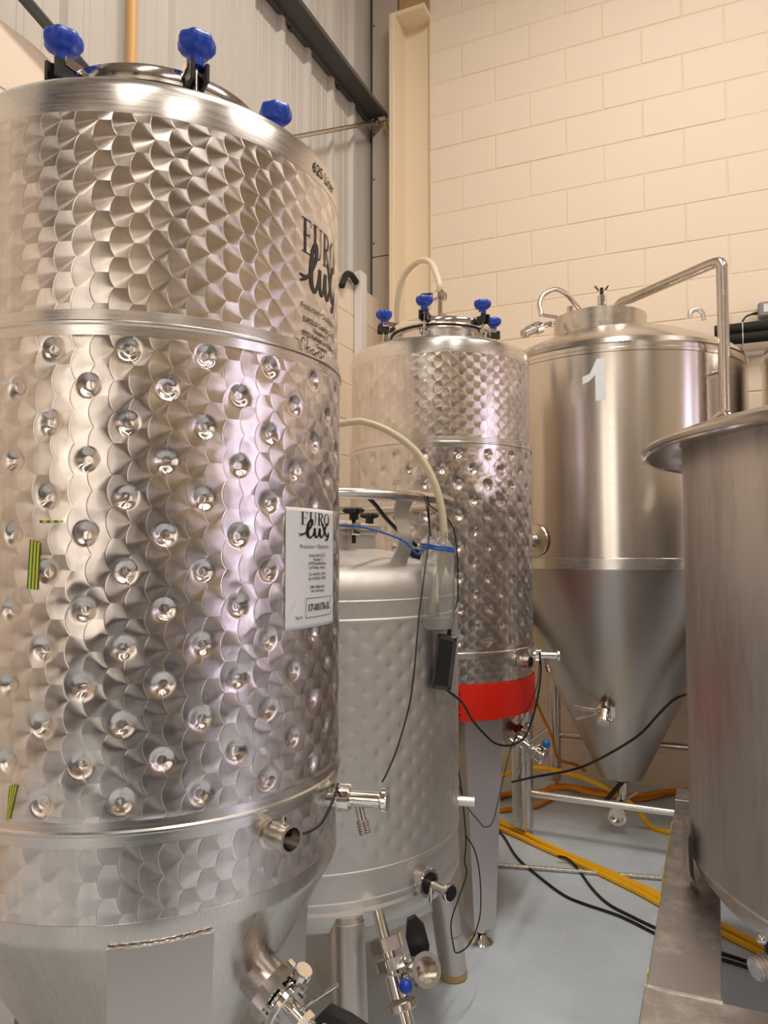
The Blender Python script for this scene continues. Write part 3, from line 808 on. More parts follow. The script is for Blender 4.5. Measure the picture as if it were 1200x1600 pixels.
# tank 2: red belt, lid pipe, marks
zb = 0.755
belt = MB()
nb = 120; vs = []; fs = []
for k in range(nb):
    t = 2*PI*k/nb; tilt = 0.010*math.cos(t - math.radians(-60)); rr = R1 + 0.0095
    for (r, zz) in ((rr, zb + tilt*0.3), (rr, zb + 0.116 + tilt), (rr-0.004, zb + 0.116 + tilt), (rr-0.004, zb + tilt*0.3)): vs.append((r*math.cos(t), r*math.sin(t), zz))
for k in range(nb):
    k2 = (k+1) % nb
    for j in range(4): fs.append((k*4+j, k2*4+j, k2*4+(j+1) % 4, k*4+(j+1) % 4))
belt = belt.add(vs, fs).build('red_belt', 'red', tank2); belt['label'] = 'bright red belt'
bt = []
for i in range(6):      # a column of blocky, unreadable capitals
    y0 = 0.100 - 0.0165*i
    for (x0, x1, dy0, dy1) in (((0, .020, .0, .0035), (0, .020, .0085, .012), (0, .004, 0, .012)), ((0, .020, .004, .0075), (0, .004, 0, .012), (.016, .020, 0, .006)), ((0, .020, 0, .0035), (.008, .012, 0, .012), (0, .020, .009, .012)))[i % 3]:
        bt.append((bar2(x0, dy0, x1, dy1), [(0, 1, 2, 3)], 0.0, y0 - 0.012, 1, 1))
wrap('belt_lettering', bt, R1+0.0103, 'ink', belt, -63.0, 0.757)
lx, ly = pol(0.05, -70)[:2]
zf = 2.225
fp = MB().cyl((lx, ly, zf-0.005), (lx, ly, zf+0.115), 0.016, n=20); fp.cyl((lx, ly, zf+0.008), (lx, ly, zf+0.020), 0.028, n=24, ch=0.002)
fitting = fp.build('lid_pipe', 'chrome', tank2)
nn = MB(); nut(nn, (lx, ly, zf+0.020), (0, 0, 1), 0.031, 0.014, 6); nut(nn, (lx, ly, zf+0.100), (0, 0, 1), 0.031, 0.022, 6); nn.build('union_nut', 'chrome', fitting)
for (dx, dy) in ((0.03, 0.01), (-0.022, -0.02)): MB().sphere((lx+dx, ly+dy, zf+0.016), 0.014, 14).build('wing_nut', 'chrome', fitting)
MB().tube([(lx, ly, zf+0.118), (lx-0.025, ly-0.012, zf+0.122), (lx-0.055, ly-0.030, zf+0.118), (lx-0.062, ly-0.034, zf+0.116)], 0.0055, 8).build('lever', 'black', fitting)
MB().box((lx, ly, zf+0.128), (0.034, 0.022, 0.010), None, 0.003).build('lever_cap', 'black', fitting)
MB().tube([(lx+0.03, ly+0.01, zf+0.016), (lx+0.085, ly+0.035, zf+0.020), (lx+0.098, ly+0.042, zf+0.014), (lx+0.099, ly+0.042, zf-0.015)], 0.004, 8).build('side_lever', 'chrome', fitting)
# milky hose from the lid of tank 2
base2 = Vector((-0.985, 2.740, 0)); pA = base2 + Vector((lx, ly, zf+0.126))
hp = [pA, pA + Vector((0, 0, 0.035)), at(674, 412, 2.93), at(655, 408, 3.0), at(632, 430, 3.08), at(621, 470, 3.14), at(621, 515, 3.2), at(628, 560, 3.24)]
# keep the hose round behind the tank and down to the floor
hp += [Vector((-1.28, 3.16, 1.9)), Vector((-1.30, 3.20, 1.2)), Vector((-1.35, 3.20, 0.5)), Vector((-1.50, 3.25, 0.05)), Vector((-1.75, 3.3, 0.016))]
tag(MB().tube(hp, 0.0125, 12, 8).build('lid_hose', 'hose'), 'milky hose arching off the lid of the red-belted tank', 'hose')

# ------------------------------------------------------------------ low dimpled tank between them
R3 = 0.431
tank3 = thing('dimpled_tank', 'low matte steel tank with pillow dimples and round top rail', 'tank', (-1.10, 1.929, 0))
sheet('cooling_jacket', R3 + 0.001, 0.571, 1.167, 560, 126, tank3, 'matte',
      dimple_field(math.radians(9), 0.0303, 1.1475, math.radians(-46.8), 19, 0.0115, 0.0036, 0.0029, 0.0009, (0.573, 1.165, R3)))
MB().lathe([(R3, 1.160), (R3+0.0025, 1.163), (R3+0.0025, 1.170), (R3, 1.174), (R3, 1.213), (R3+0.0018, 1.216), (R3, 1.219), (R3, 1.235)] +
           [(R3-0.070+0.070*math.cos(t), 1.235+0.070*math.sin(t)) for t in np.linspace(0.15, PI/2*0.9, 9)] + [(0.30, 1.328), (0.19, 1.345)], 160).build('top_shell', 'matte', tank3, sharp=25)
MB().lathe([(R3, 0.578), (R3+0.003, 0.574), (R3+0.003, 0.567), (R3, 0.563), (R3, 0.508), (R3+0.0018, 0.505), (R3, 0.501), (R3, 0.488), (R3+0.004, 0.480), (R3+0.002, 0.462), (R3-0.012, 0.435),
            (R3-0.05, 0.410), (0.25, 0.365), (0.05, 0.335), (0, 0.335)], 160).build('bottom_shell', 'matte', tank3, sharp=25)
MB().lathe([(0.182, 1.335), (0.190, 1.340), (0.190, 1.385), (0.198, 1.388), (0.198, 1.396), (0.17, 1.396)], 100).build('manhole_neck', 'matte', tank3)
MB().lathe([(0.198, 1.397), (0.207, 1.400), (0.207, 1.412), (0.19, 1.416), (0.10, 1.430), (0, 1.434)], 100).build('lid', 'matte', tank3)
ring = MB().ringtube(0.41, 0.0145, 1.482, 128, 12).build('top_rail', 'pipe', tank3)
ring['label'] = 'round tube rail above the tank'
for a in (-22, 68, 158, -112):
    pts = [(0.360, 1.298), (0.366, 1.315), (0.384, 1.345), (0.388, 1.375), (0.380, 1.405), (0.374, 1.435), (0.380, 1.460), (0.395, 1.478)]
    P = catmull([Vector((r, 0, zz)) for r, zz in pts], 4); q = Matrix.Rotation(math.radians(a), 4, 'Z'); vs = []; fs = []
    for i, p in enumerate(P):
        w = 0.027 + 0.004*math.cos(i/len(P)*2*PI)
        for (dr, s) in ((0, -1), (0, 1), (0.005, 1), (0.005, -1)): vs.append(q @ Vector((p.x+dr, s*w, p.z)))
    for i in range(len(P)-1):
        for j in range(4): fs.append((i*4+j, i*4+(j+1) % 4, (i+1)*4+(j+1) % 4, (i+1)*4+j))
    fs += [(3, 2, 1, 0), tuple(range(len(P)*4-4, len(P)*4))]
    MB().add(vs, fs).build('rail_bracket', 'matte', tank3, sharp=40)
for a in (-48, 48, 132, -132):
    q = pol(1, a); ft = q*0.474; tp = q*0.405
    lg = MB().cyl((ft.x, ft.y, 0.022), (tp.x, tp.y, 0.47), 0.0435, n=36).build('leg', 'leg', tank3)
    MB().lathe([(0, 0), (0.040, 0), (0.0445, 0.004), (0.0445, 0.022), (0, 0.022)], 32, Matrix.Translation((ft.x, ft.y, 0))).build('foot', 'tan_foot', lg)
    for zz in (0.14, 0.46): MB().ringtube(0.0438, 0.002, 0, 32, 6, Matrix.Translation(ft.lerp(tp, (zz-0.022)/0.448).to_3d() + Vector((0, 0, zz)))).build('weld_bead', 'leg', lg)
    i2 = pol(0.09, a); m = q*0.455
    MB().box(((m.x+i2.x)/2, (m.y+i2.y)/2, 0.215), ((m-i2).length, 0.008, 0.05), Matrix.Rotation(math.radians(a), 3, 'Z') @ Matrix.Rotation(math.radians(-12), 3, 'Y')).build('brace', 'leg', tank3)
# top clamps with black star knobs
for a in (-118, -28, 62, 152):
    c = MB().box(pol(0.215, a, 1.40), (0.03, 0.03, 0.035), Matrix.Rotation(math.radians(a), 3, 'Z'), 0.003).build('clamp', 'chrome', tank3)
    b = MB().cyl(pol(0.215, a, 1.36), pol(0.215, a, 1.435), 0.006, n=10); b.build('bolt', 'black', c)
    k = MB()
    for q in range(5): k.sphere(pol(0.215, a, 1.450) + pol(0.020, q*72), 0.012, 10, (1, 1, 0.7))
    k.cyl(pol(0.215, a, 1.425), pol(0.215, a, 1.458), 0.013, n=14); k.build('knob', 'black', c)
p3 = pol(R3, -20.5, 0.514); d3 = pol(1, -24)
sv3 = MB().cyl(p3 - d3*0.02, p3 + d3*0.016, 0.027, n=28).build('sample_valve', 'pipe', tank3)
nn = MB(); nut(nn, p3 + d3*0.012, d3, 0.035, 0.020, 8, 0.10); nn.build('union_nut', 'chrome', sv3)
MB().cyl(p3 + d3*0.030, p3 + d3*0.034, 0.026, n=28).build('seal_face', 'black', sv3)
MB().cyl(p3 + d3*0.030, p3 + d3*0.098, 0.0115, n=20).build('valve_stem', 'chrome', sv3)
MB().cyl(p3 + d3*0.092, p3 + d3*0.106, 0.021, n=28, ch=0.002).build('end_knob', 'chrome', sv3)
MB().cyl(p3 + d3*0.1055, p3 + d3*0.1075, 0.0175, n=24).build('knob_insert', 'black', sv3)
e = pol(R3+0.045, -22, 0.512); MB().cyl(e, e + Vector((0, 0, -0.035)), 0.005, n=10).build('spout', 'chrome', tank3)
e = pol(R3, 14, 0.632); MB().cyl(e - pol(0.01, 14), e + pol(0.05, 14), 0.014, n=20, ch=0.002).build('probe_socket', 'white_zinc', tank3)
e = pol(0.375, -8, 1.297); MB().cyl(e, e + Vector((0.012, 0, 0.055)), 0.008, n=12).build('vent_stub', 'white_zinc', tank3)
e = pol(0.30, 15, 1.325); MB().cyl(e, e + Vector((0, 0, 0.035)), 0.030, n=20, ch=0.004).build('port_cap', 'matte', tank3)
e = pol(0.33, 5, 1.315); MB().cyl(e, e + Vector((0, 0, 0.030)), 0.026, n=16, ch=0.003).build('port_plug', 'black', tank3)
# outlet under the low tank: two union nuts, ball valve with blue ball, side sight port and black handle
o3 = Vector((1.10, -1.929, 0))
pa = at(597, 1450, 1.78) + o3; pb = at(640, 1615, 1.70) + o3; ax = (pb - pa); L = ax.length; ax.normalize()
ov = MB().cyl(pa - ax*0.04, pa + ax*L*0.62, 0.0135, n=20).build('drain_valve', 'chrome', tank3)
nn = MB(); nut(nn, pa + ax*0.020, ax, 0.038, 0.028, 5, 0.12); nn.build('union_nut', 'chrome', ov)
nn = MB(); nut(nn, pa + ax*0.062, ax, 0.036, 0.024, 5, 0.12); nn.build('union_nut', 'chrome', ov)
MB().cyl(pa + ax*0.095, pa + ax*0.145, 0.024, n=22, ch=0.003).build('valve_body', 'chrome', ov)
MB().cyl(pa + ax*0.150, pa + ax*0.168, 0.034, n=26, ch=0.003).build('flange', 'pipe', ov)
MB().cyl(pa + ax*0.165, pa + ax*0.26, 0.018, n=20).build('drain_tube', 'chrome', ov)
MB().sphere(at(634, 1541, 1.66) + o3, 0.0150, 20).build('handle_ball', 'blue', ov)
sp = at(655, 1517, 1.74) + o3; sd = (at(690, 1512, 1.66) + o3 - sp).normalized()
sg = MB().lathe([(0.030, 0), (0.034, 0.004), (0.034, 0.030), (0.036, 0.031), (0.036, 0.036), (0.026, 0.036), (0.024, 0.008), (0, 0.008)], 32, align(sp, sd)).build('side_port', 'pipe', ov)
MB().lathe([(0.0355, 0.032), (0.0365, 0.037), (0.0265, 0.0375), (0.0262, 0.034)], 32, align(sp, sd)).build('port_seal', 'silicone', sg)
MB().cyl(pa + ax*0.115, sp + sd*0.01, 0.011, n=14).build('link_tube', 'chrome', ov)
hb = at(655, 1470, 1.80) + o3
MB().prism([(-0.030, -0.055), (-0.002, -0.058), (0.020, -0.010), (0.022, 0.035), (0.008, 0.060), (-0.012, 0.058), (-0.028, 0.020)], 0.020, align(hb, (0.45, -0.85, 0.1), 0.3)).build('handle', 'black', ov)

# ------------------------------------------------------------------ conical fermenters against the block wall
RF = 0.60
def fermenter(name, label, x, y, front):
    root = thing(name, label, 'tank', (x, y, 0), 'conical fermenters')
    MB().lathe([(RF, 1.258), (RF, 2.195)], 200).build('shell', 'ferm', root)
    MB().lathe([(RF, 1.258), (RF+0.003, 1.259), (RF+0.003, 1.306), (RF, 1.308)], 200).build('base_band', 'ring', root, sharp=25)
    MB().lathe([(RF, 2.190), (RF+0.004, 2.192), (RF+0.004, 2.206), (RF+0.001, 2.209), (RF+0.001, 2.226), (RF+0.005, 2.232), (RF+0.001, 2.240), (RF-0.006, 2.254), (RF-0.03, 2.276), (RF-0.10, 2.315),
                (0.38, 2.372), (0.22, 2.412), (0.10, 2.432), (0, 2.437)], 200).build('dome', 'ferm', root, sharp=20)
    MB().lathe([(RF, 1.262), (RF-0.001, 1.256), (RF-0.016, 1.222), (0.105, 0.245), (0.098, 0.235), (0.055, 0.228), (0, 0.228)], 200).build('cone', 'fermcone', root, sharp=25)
    cx, cy = -0.055, -0.11
    MB().lathe([(0.222, 2.34), (0.222, 2.482), (0.218, 2.484), (0.214, 2.482), (0.214, 2.40), (0, 2.40)], 120, Matrix.Translation((cx, cy, 0))).build('manway_collar', 'pipe', root)
    # spray pipe: up out of the dome, across and down the front
    pp = [(0.0, 0.02, 2.42), (0.0, 0.02, 2.545)]
    A = Vector((0.0, 0.02, 2.585)); B = Vector((0.496, -0.445, 2.575))
    dv = (B - A).normalized()
    pts = [Vector((0.0, 0.02, 2.42)), Vector((0.0, 0.02, 2.53)), A + dv*0.05]
    sp = [A.lerp(B, t) for t in (0.2, 0.5, 0.8)]
    bend = [B - dv*0.07, B - dv*0.02 + Vector((0, 0, -0.006)), B + Vector((0, 0, -0.028)), B + Vector((0, 0, -0.08))]
    dn = [B + Vector((0, 0, q)) for q in (-0.4, -0.9, -1.3)] + [B + Vector((-0.03, 0.03, -1.40))]
    p = MB().tube(pts + sp + bend + dn, 0.0235, 20, 6).build('spray_pipe', 'pipe', root)
    for zz in (2.10, 1.40):
        d2 = Vector((B.x, B.y, 0)).normalized(); MB().cyl(d2*(RF-0.002) + Vector((0, 0, zz)), Vector((B.x, B.y, zz)), 0.008, n=10).build('pipe_stay', 'pipe', p)
    # frame legs with cross bars
    LX, LY0, LY1 = 0.41, -0.33, 0.44
    for lx_ in (-LX, LX):
        for ly_ in (LY0, LY1):
            rr = math.hypot(lx_, ly_); zt = min(1.24, 0.245 + (rr-0.105)/(RF-0.016-0.105)*(1.222-0.245)) + 0.02
            l = MB().cyl((lx_, ly_, 0.045), (lx_, ly_, zt), 0.049 if ly_ < 0 else 0.034, n=32, ch=0.003).build('leg', 'pipe', root)
            MB().cyl((lx_, ly_, 0), (lx_, ly_, 0.05), 0.018, n=14).build('foot_stem', 'chrome', l); MB().cyl((lx_, ly_, 0), (lx_, ly_, 0.010), 0.040, n=24, ch=0.002).build('foot', 'chrome', l)
    MB().cyl((-LX, LY0, 0.200), (LX, LY0, 0.200), 0.016, n=20).build('cross_bar', 'white_zinc', root)
    MB().cyl((-LX, LY1, 0.300), (LX, LY1, 0.300), 0.017, n=20).build('cross_bar', 'pipe', root)
    # sample valve on the cone front
    a = -95.0; d = (pol(1, a)*0.86 + Vector((0, 0, -0.5))).normalized(); p0 = pol(0.292, a, 0.632)
    sv = MB().cyl(p0 - d*0.03, p0 + d*0.035, 0.022, n=24).build('cone_valve', 'chrome', root)
    MB().cyl(p0 + d*0.020, p0 + d*0.036, 0.037, n=28, ch=0.002).build('clamp_ring', 'chrome', sv)
    MB().lathe([(0.033, -0.004), (0.036, 0), (0.033, 0.004)], 28, align(p0 - d*0.022, d)).build('weld_collar', 'pipe', sv)
    q = p0 + d*0.035; dn_ = (d + Vector((0, 0, -0.5))).normalized()
    MB().cyl(q, q + dn_*0.060, 0.019, n=20).build('valve_body', 'chrome', sv)
    MB().cyl(q + dn_*0.052, q + dn_*0.064, 0.031, n=28, ch=0.002).build('end_ferrule', 'chrome', sv)
    MB().cyl(q + dn_*0.064, q + dn_*0.068, 0.027, n=24).build('end_cap', 'white_plastic', sv)
    sd = Vector((-1, 0.1, 0)).normalized()
    hb = q + dn_*0.012 + sd*0.015
    MB().box(hb + sd*0.075 + Vector((0, 0, 0.006)), (0.105, 0.008, 0.020), Matrix.Rotation(math.radians(5), 3, 'Y'), 0.003).build('handle', 'pipe', sv)
    MB().cyl(hb, hb + sd*0.115 + Vector((0, 0, -0.045)), 0.005, n=10).build('lever_rod', 'chrome', sv)
    wx = -sd; MB().box(q + wx*0.035 + dn_*0.005, (0.022, 0.03, 0.055), None, 0.004).build('clamp_wing', 'chrome', sv)
    MB().cyl(q + wx*0.030 + dn_*0.045, q + wx*0.030 + dn_*0.058, 0.010, n=10).build('wing_nut', 'chrome', sv)
    # outlet under the cone
    ov = MB().cyl((0, 0, 0.235), (0, 0, 0.130), 0.030, n=24).build('drain_valve', 'chrome', root)
    MB().cyl((0, 0, 0.232), (0, 0, 0.216), 0.052, n=28, ch=0.002).build('seal_ring', 'rubber', ov)
    MB().tube([(0, 0, 0.14), (0, -0.01, 0.11), (-0.003, -0.06, 0.088), (-0.006, -0.13, 0.084)], 0.028, 18, 6).build('elbow', 'chrome', ov)
    c = Vector((-0.006, -0.13, 0.084)); MB().lathe([(0.020, 0.0), (0.044, 0.0), (0.046, 0.006), (0.044, 0.012), (0.030, 0.014), (0.022, 0.010), (0.020, -0.03), (0, -0.03)], 32, align(c, (-0.05, -1, 0.05))).build('outlet_ferrule', 'chrome', ov)
    MB().box((-0.02, -0.06, 0.185), (0.022, 0.014, 0.16), Matrix.Rotation(math.radians(38), 3, 'Y'), 0.003).build('handle', 'black', ov)
    MB().cyl((0.03, -0.08, 0.15), (0.085, -0.10, 0.20), 0.006, n=10).build('lever_rod', 'pipe', ov)
    if not front: return root
    # fittings on the dome
    L = lambda px, py, dep: at(px, py, dep) - Vector((x, y, 0))
    h = MB().tube([L(846, 491, 3.45), L(843, 475, 3.46), L(850, 460, 3.48), L(868, 452, 3.50), L(884, 459, 3.52), L(897, 473, 3.55), L(912, 490, 3.58)], 0.0115, 14, 6).build('hinge_loop', 'pipe', root)
    MB().cyl(L(846, 492, 3.45), L(872, 496, 3.40), 0.008, n=12).build('hinge_arm', 'pipe', h); MB().sphere(L(845, 492, 3.45), 0.012, 12).build('hinge_ball', 'chrome', h)
    v = MB().cyl(L(940, 484, 3.55), L(940, 462, 3.55), 0.020, n=20, ch=0.003).build('relief_valve', 'chrome', root)
    MB().cyl(L(940, 464, 3.55), L(940, 450, 3.55), 0.009, n=12).build('stem', 'black', v)
    for s in (-1, 1): MB().box(L(940+s*8, 451, 3.55), (0.012, 0.012, 0.034), Matrix.Rotation(math.radians(35*s), 3, 'Y'), 0.004).build('wing', 'chrome', v)
    c = MB().cyl(L(817, 522, 3.46), L(842, 511, 3.50), 0.022, n=20, ch=0.003).build('clamp_valve', 'pipe', root)
    MB().cyl(L(842, 511, 3.50), L(862, 505, 3.53), 0.013, n=14).build('stem', 'chrome', c)
    MB().cyl(L(836, 515, 3.49), L(846, 511, 3.50), 0.028, n=20, ch=0.002).build('union_nut', 'chrome', c); MB().sphere(L(862, 506, 3.53), 0.016, 12).build('end_knob', 'chrome', c)
    MB().tube([L(818, 520, 3.46), L(822, 512, 3.46), L(842, 503, 3.50), L(846, 508, 3.50)], 0.004, 8, 4).build('wire_handle', 'chrome', c)
    MB().cyl(L(891, 490, 3.62), L(891, 479, 3.62), 0.018, n=16, ch=0.002).build('plug', 'chrome', root)
    MB().tube([L(1078, 497, 3.75), L(1079, 488, 3.75), L(1088, 483, 3.75), L(1097, 488, 3.75), L(1100, 500, 3.75)], 0.013, 12, 6).build('lifting_eye', 'white_zinc', root)
    # round port on the left flank
    a = -119; MB().lathe([(0.02, -0.005), (0.075, 0.004), (0.070, 0.010), (0.045, 0.014), (0.03, 0.018), (0.03, 0.05), (0, 0.05)], 36, align(pol(RF, a, 1.385), pol(1, a))).build('side_port', 'pipe', root)
    # big vinyl numeral
    one = [(-0.5, 0.60), (-0.20, 0.66), (0.05, 0.95), (0.10, 1.0), (0.42, 1.0), (0.42, 0.0), (0.02, 0.0), (0.02, 0.62), (-0.22, 0.48), (-0.5, 0.42)]
    nm = wrap('vinyl_numeral', [([(px*0.105, py*0.182) for px, py in one], [tuple(range(len(one)))], 0, 0, 1, 1)], RF+0.0012, 'vinyl', root, -91.2, 1.982)
    nm['label'] = 'white vinyl numeral 1'
    return root
ferm1 = fermenter('conical_fermenter', 'steel conical fermenter marked with a white number 1', -0.446, 3.843, True)
ferm2 = fermenter('conical_fermenter', 'dark shadowed conical fermenter at the right edge behind the open vessel', 0.815, 3.843, False)

# ------------------------------------------------------------------ round vessel on its stand (right foreground)
VX, VY = 0.65, 2.215
vessel = thing('mash_vessel', 'worn grey steel round vessel with overhanging lid on the right', 'vessel', (VX, VY, 0))
MB().lathe([(0, 0.492), (0.55, 0.494), (0.665, 0.500), (0.700, 0.512), (0.722, 0.538), (0.729, 0.562), (0.7335, 0.566), (0.7335, 0.572), (0.730, 0.576), (0.730, 1.606)], 200).build('body', 'vessel', vessel, sharp=25)
MB().lathe([(0.715, 1.600), (0.742, 1.604), (0.760, 1.600), (0.800, 1.596), (0.826, 1.592), (0.834, 1.596), (0.836, 1.604), (0.828, 1.612), (0.790, 1.622), (0.786, 1.630), (0.70, 1.652), (0.40, 1.690), (0, 1.705)], 200).build('lid', 'lid', vessel, sharp=25)
rim = MB().ringtube(0.824, 0.006, 1.594, 200, 8).build('lid_bead', 'chrome', vessel)
hd = MB().tube([pol(0.66, -172, 1.648), pol(0.66, -170, 1.676), pol(0.66, -160, 1.680), pol(0.66, -158, 1.652)], 0.008, 10, 5).build('lid_handle', 'chrome', vessel)
# curved support plate on the left
pl = MB(); a0, a1 = math.radians(-186), math.radians(-176)
pl.lathe([(0.748, 0.478), (0.765, 0.500), (0.768, 0.62), (0.762, 0.635), (0.757, 0.620), (0.753, 0.51), (0.738, 0.488), (0.748, 0.478)], 8, Matrix.Diagonal((0.978, 0.978, 1, 1)), math.radians(186), math.radians(194)).build('support_lug', 'plate', vessel)
# drain union below the front
dp = at(1200, 1508, 1.62) - Vector((VX, VY, 0)); dd = Vector((-0.75, -0.55, -0.15)).normalized()
du = MB().cyl(dp + Vector((0.02, 0.02, 0.0)), dp + Vector((0.02, 0.02, 0.06)), 0.026, n=20).build('drain_union', 'black', vessel)
g = MB().cyl(dp + dd*-0.03, dp + dd*0.035, 0.021, n=24)
for k in range(6): g.cyl(dp + dd*(-0.02+0.009*k), dp + dd*(-0.0145+0.009*k), 0.0240, n=28, ch=0.0015)
g.build('threaded_end', 'plate', du)
MB().sphere(dp + Vector((-0.01, -0.005, 0.055)), 0.013, 12).build('wing_nut', 'chrome', du)
stand = thing('vessel_stand', 'flat welded steel stand under the round vessel', 'stand', (VX, VY, 0))
zt = 0.470; th = 0.010
MB().box((-0.076-VX, 2.215-VY, zt-th/2), (0.138, 1.21, th), None, 0.0015).build('side_rail', 'plate', stand)
MB().box((1.37-VX, 2.215-VY, zt-th/2), (0.138, 1.21, th), None, 0.0015).build('side_rail', 'plate', stand)
MB().box((0.647-VX, 1.535-VY, zt-th/2), (1.59, 0.148, th), None, 0.0015).build('front_rail', 'plate', stand)
MB().box((0.647-VX, 2.89-VY, zt-th/2), (1.59, 0.138, th), None, 0.0015).build('rear_rail', 'plate', stand)
for xx in (0.0, 0.647, 1.30): MB().box((xx-VX if xx else 0.02-VX, 2.2-VY, 0.478), (0.05, 1.2, 0.022)).build('bearer', 'plate', stand) if xx > 0.3 else None
for xx in (-0.125, 1.36):
    for yy in (1.50, 2.78):
        MB().box((xx+0.03-VX, yy-VY+(0.02 if yy < 2 else 0), (zt-th)/2), (0.06, 0.06, zt-th), None, 0.002).build('leg', 'plate', stand)
wb = MB().tube([(-0.132-VX+0.018*k, 1.6095-VY+0.0012*math.sin(k*2.1), zt+0.0005) for k in range(8)], 0.0025, 6, 2); wb.build('weld_bead', 'plate', stand)
for (ya, yb, off) in ((1.56, 1.62, 0.0), (1.66, 1.68, 0.0), (2.0, 2.6, 0.0)):
    MB().box((-0.1465-VX, (ya+yb)/2-VY, zt-th/2-0.001), (0.003, yb-ya, 0.009)).build('tape_edge', 'tapeyellow', stand)

# ------------------------------------------------------------------ bottle, adaptor, cords at the low tank
def world_tube(name, label, cat, pts, r, mat, n=8, sub=6, group=None):
    return tag(MB().tube(pts, r, n, sub).build(name, mat), label, cat, group)
bt = at(684, 985, 1.93); bb = Vector((bt.x, bt.y, bt.z))
bottle = thing('plastic_bottle', 'clear plastic bottle hung from the rail holding the end of a hose', 'bottle', bb)
o_ = [(0.000, 0.006), (0.012, 0.004), (0.026, 0.001), (0.036, 0.004), (0.042, 0.014), (0.0435, 0.03), (0.0425, 0.075), (0.0435, 0.15), (0.0422, 0.160), (0.0430, 0.172), (0.0425, 0.200), (0.0385, 0.220), (0.030, 0.233), (0.0245, 0.239), (0.024, 0.256)]
i_ = [(max(r - 0.0014, 0.0), zz + (0.0014 if k < 4 else 0)) for k, (r, zz) in enumerate(o_)]
bw = MB().lathe(o_ + [(0.0222, 0.256)] + list(reversed(i_[:-1])), 96)
def flute(p):
    x, y, zz = p; r = math.hypot(x, y)
    if r < 0.035 or not 0.02 < zz < 0.16: return p
    k = 1 + 0.022*math.cos(12*math.atan2(y, x)) * min(1, (zz-0.02)/0.02, (0.16-zz)/0.02)
    return (x*k, y*k, zz)
bw.v = [flute(p) for p in bw.v]
bw.build('bottle_wall', 'pet', bottle)
MB().lathe([(0.0245, 0.238), (0.0285, 0.238), (0.0285, 0.243), (0.0245, 0.243)], 32).build('neck_ring', 'pet', bottle)
wl = [(r*0.985, zz+0.0012) for r, zz in i_[:6]] + [(0.0418, 0.034), (0, 0.034)]
MB().lathe(wl, 36).build('water', 'water', bottle)
nk = bb + Vector((0.004, 0.002, 0.25))
hz = [at(500, 672, 2.02), at(540, 661, 1.99), at(575, 661, 1.975), at(615, 678, 1.96), at(652, 708, 1.95), at(677, 750, 1.94), at(690, 795, 1.935), at(694, 838, 1.93), bb + Vector((0.012, 0.004, 0.18)), bb + Vector((-0.006, -0.002, 0.10)), bb + Vector((-0.016, -0.004, 0.045))]
hz = [Vector((-1.13, 1.93, 1.430)), Vector((-1.15, 1.92, 1.50)), Vector((-1.22, 1.84, 1.60)), Vector((-1.16, 1.74, 1.65))] + hz[1:]
world_tube('bottle_hose', 'milky hose looping down into the clear bottle', 'hose', hz, 0.0098, 'hose', 12, 8)
def cord_turns(c, r, z0, turns):
    return [Vector((c.x + r*math.cos(t), c.y + r*math.sin(t), z0 + 0.002*math.sin(t*0.5) + 0.004*t/(2*PI) - 0.006*math.sin(t+1.2))) for t in np.linspace(2.6, 2.6 + 2*PI*turns, int(14*turns))]
bs = [Vector((-1.19, 1.745, 1.425)), Vector((-1.12, 1.70, 1.415)), at(536, 821, 1.78), at(568, 824, 1.80), at(600, 833, 1.83), at(632, 846, 1.86), at(652, 866, 1.885), at(657, 862, 1.90)] + cord_turns(bb, 0.0445, bb.z+0.206, 2.6)
world_tube('blue_cord', 'thin blue cord tied round the neck of the clear bottle', 'cord', bs, 0.0028, 'blue2', 6, 4)
ap = at(694, 1034, 1.93)
adp = thing('power_adaptor', 'dark grey plastic mains adaptor hanging against the low tank', 'adaptor', ap)
rt = (Matrix.Rotation(math.radians(20), 3, 'Z') @ Matrix.Rotation(math.radians(7), 3, 'Y'))
MB().box((0, 0, 0), (0.052, 0.034, 0.140), rt, 0.004).build('case', 'grey_plastic', adp)
MB().box(rt @ Vector((-0.002, -0.0175, 0)), (0.036, 0.002, 0.118), rt, 0.0008).build('back_plate', 'black', adp)
for (dx, dz) in ((-0.020, 0.062), (0.020, 0.062), (-0.020, -0.062), (0.020, -0.062), (0.004, 0.035), (0.004, -0.018)):
    p = rt @ Vector((dx, -0.0165, dz)); q = rt @ Vector((dx, -0.0190, dz)); MB().cyl(p, q, 0.0032, n=8).build('screw', 'rubber', adp)
MB().cyl(rt @ Vector((0.004, 0, 0.068)), rt @ Vector((0.005, 0, 0.098)), 0.006, 0.004, n=12).build('cord_boot', 'rubber', adp)
ct = ap + rt @ Vector((0.005, 0, 0.098))
world_tube('adaptor_cable', 'thin black cable rising from the adaptor behind the bottle', 'cable', [ct, ct + Vector((0.0, 0.015, 0.02)), ct + Vector((0.0, 0.062, 0.08)), ct + Vector((-0.012, 0.062, 0.25)), at(672, 790, 1.99), at(664, 775, 1.92), at(668, 800, 1.85), at(673, 838, 1.86)], 0.0018, 'rubber', 6)
world_tube('probe_cable', 'thin black cable hanging in front of the low tank to the sample valve', 'cable',
    [at(668, 775, 1.83), at(671, 830, 1.85), at(664, 890, 1.72), at(655, 960, 1.66), at(648, 1040, 1.60), at(640, 1100, 1.57), at(622, 1165, 1.53), at(606, 1205, 1.50), at(597, 1222, 1.485)], 0.0019, 'rubber', 6)
world_tube('probe_cable', 'short black cable from the probe socket of the left foreground tank', 'cable',
    [at(438, 1303, 1.185), at(452, 1305, 1.18), at(478, 1301, 1.19), at(500, 1288, 1.21), at(515, 1262, 1.255), at(524, 1240, 1.30), at(528, 1225, 1.40)], 0.0024, 'rubber', 8)
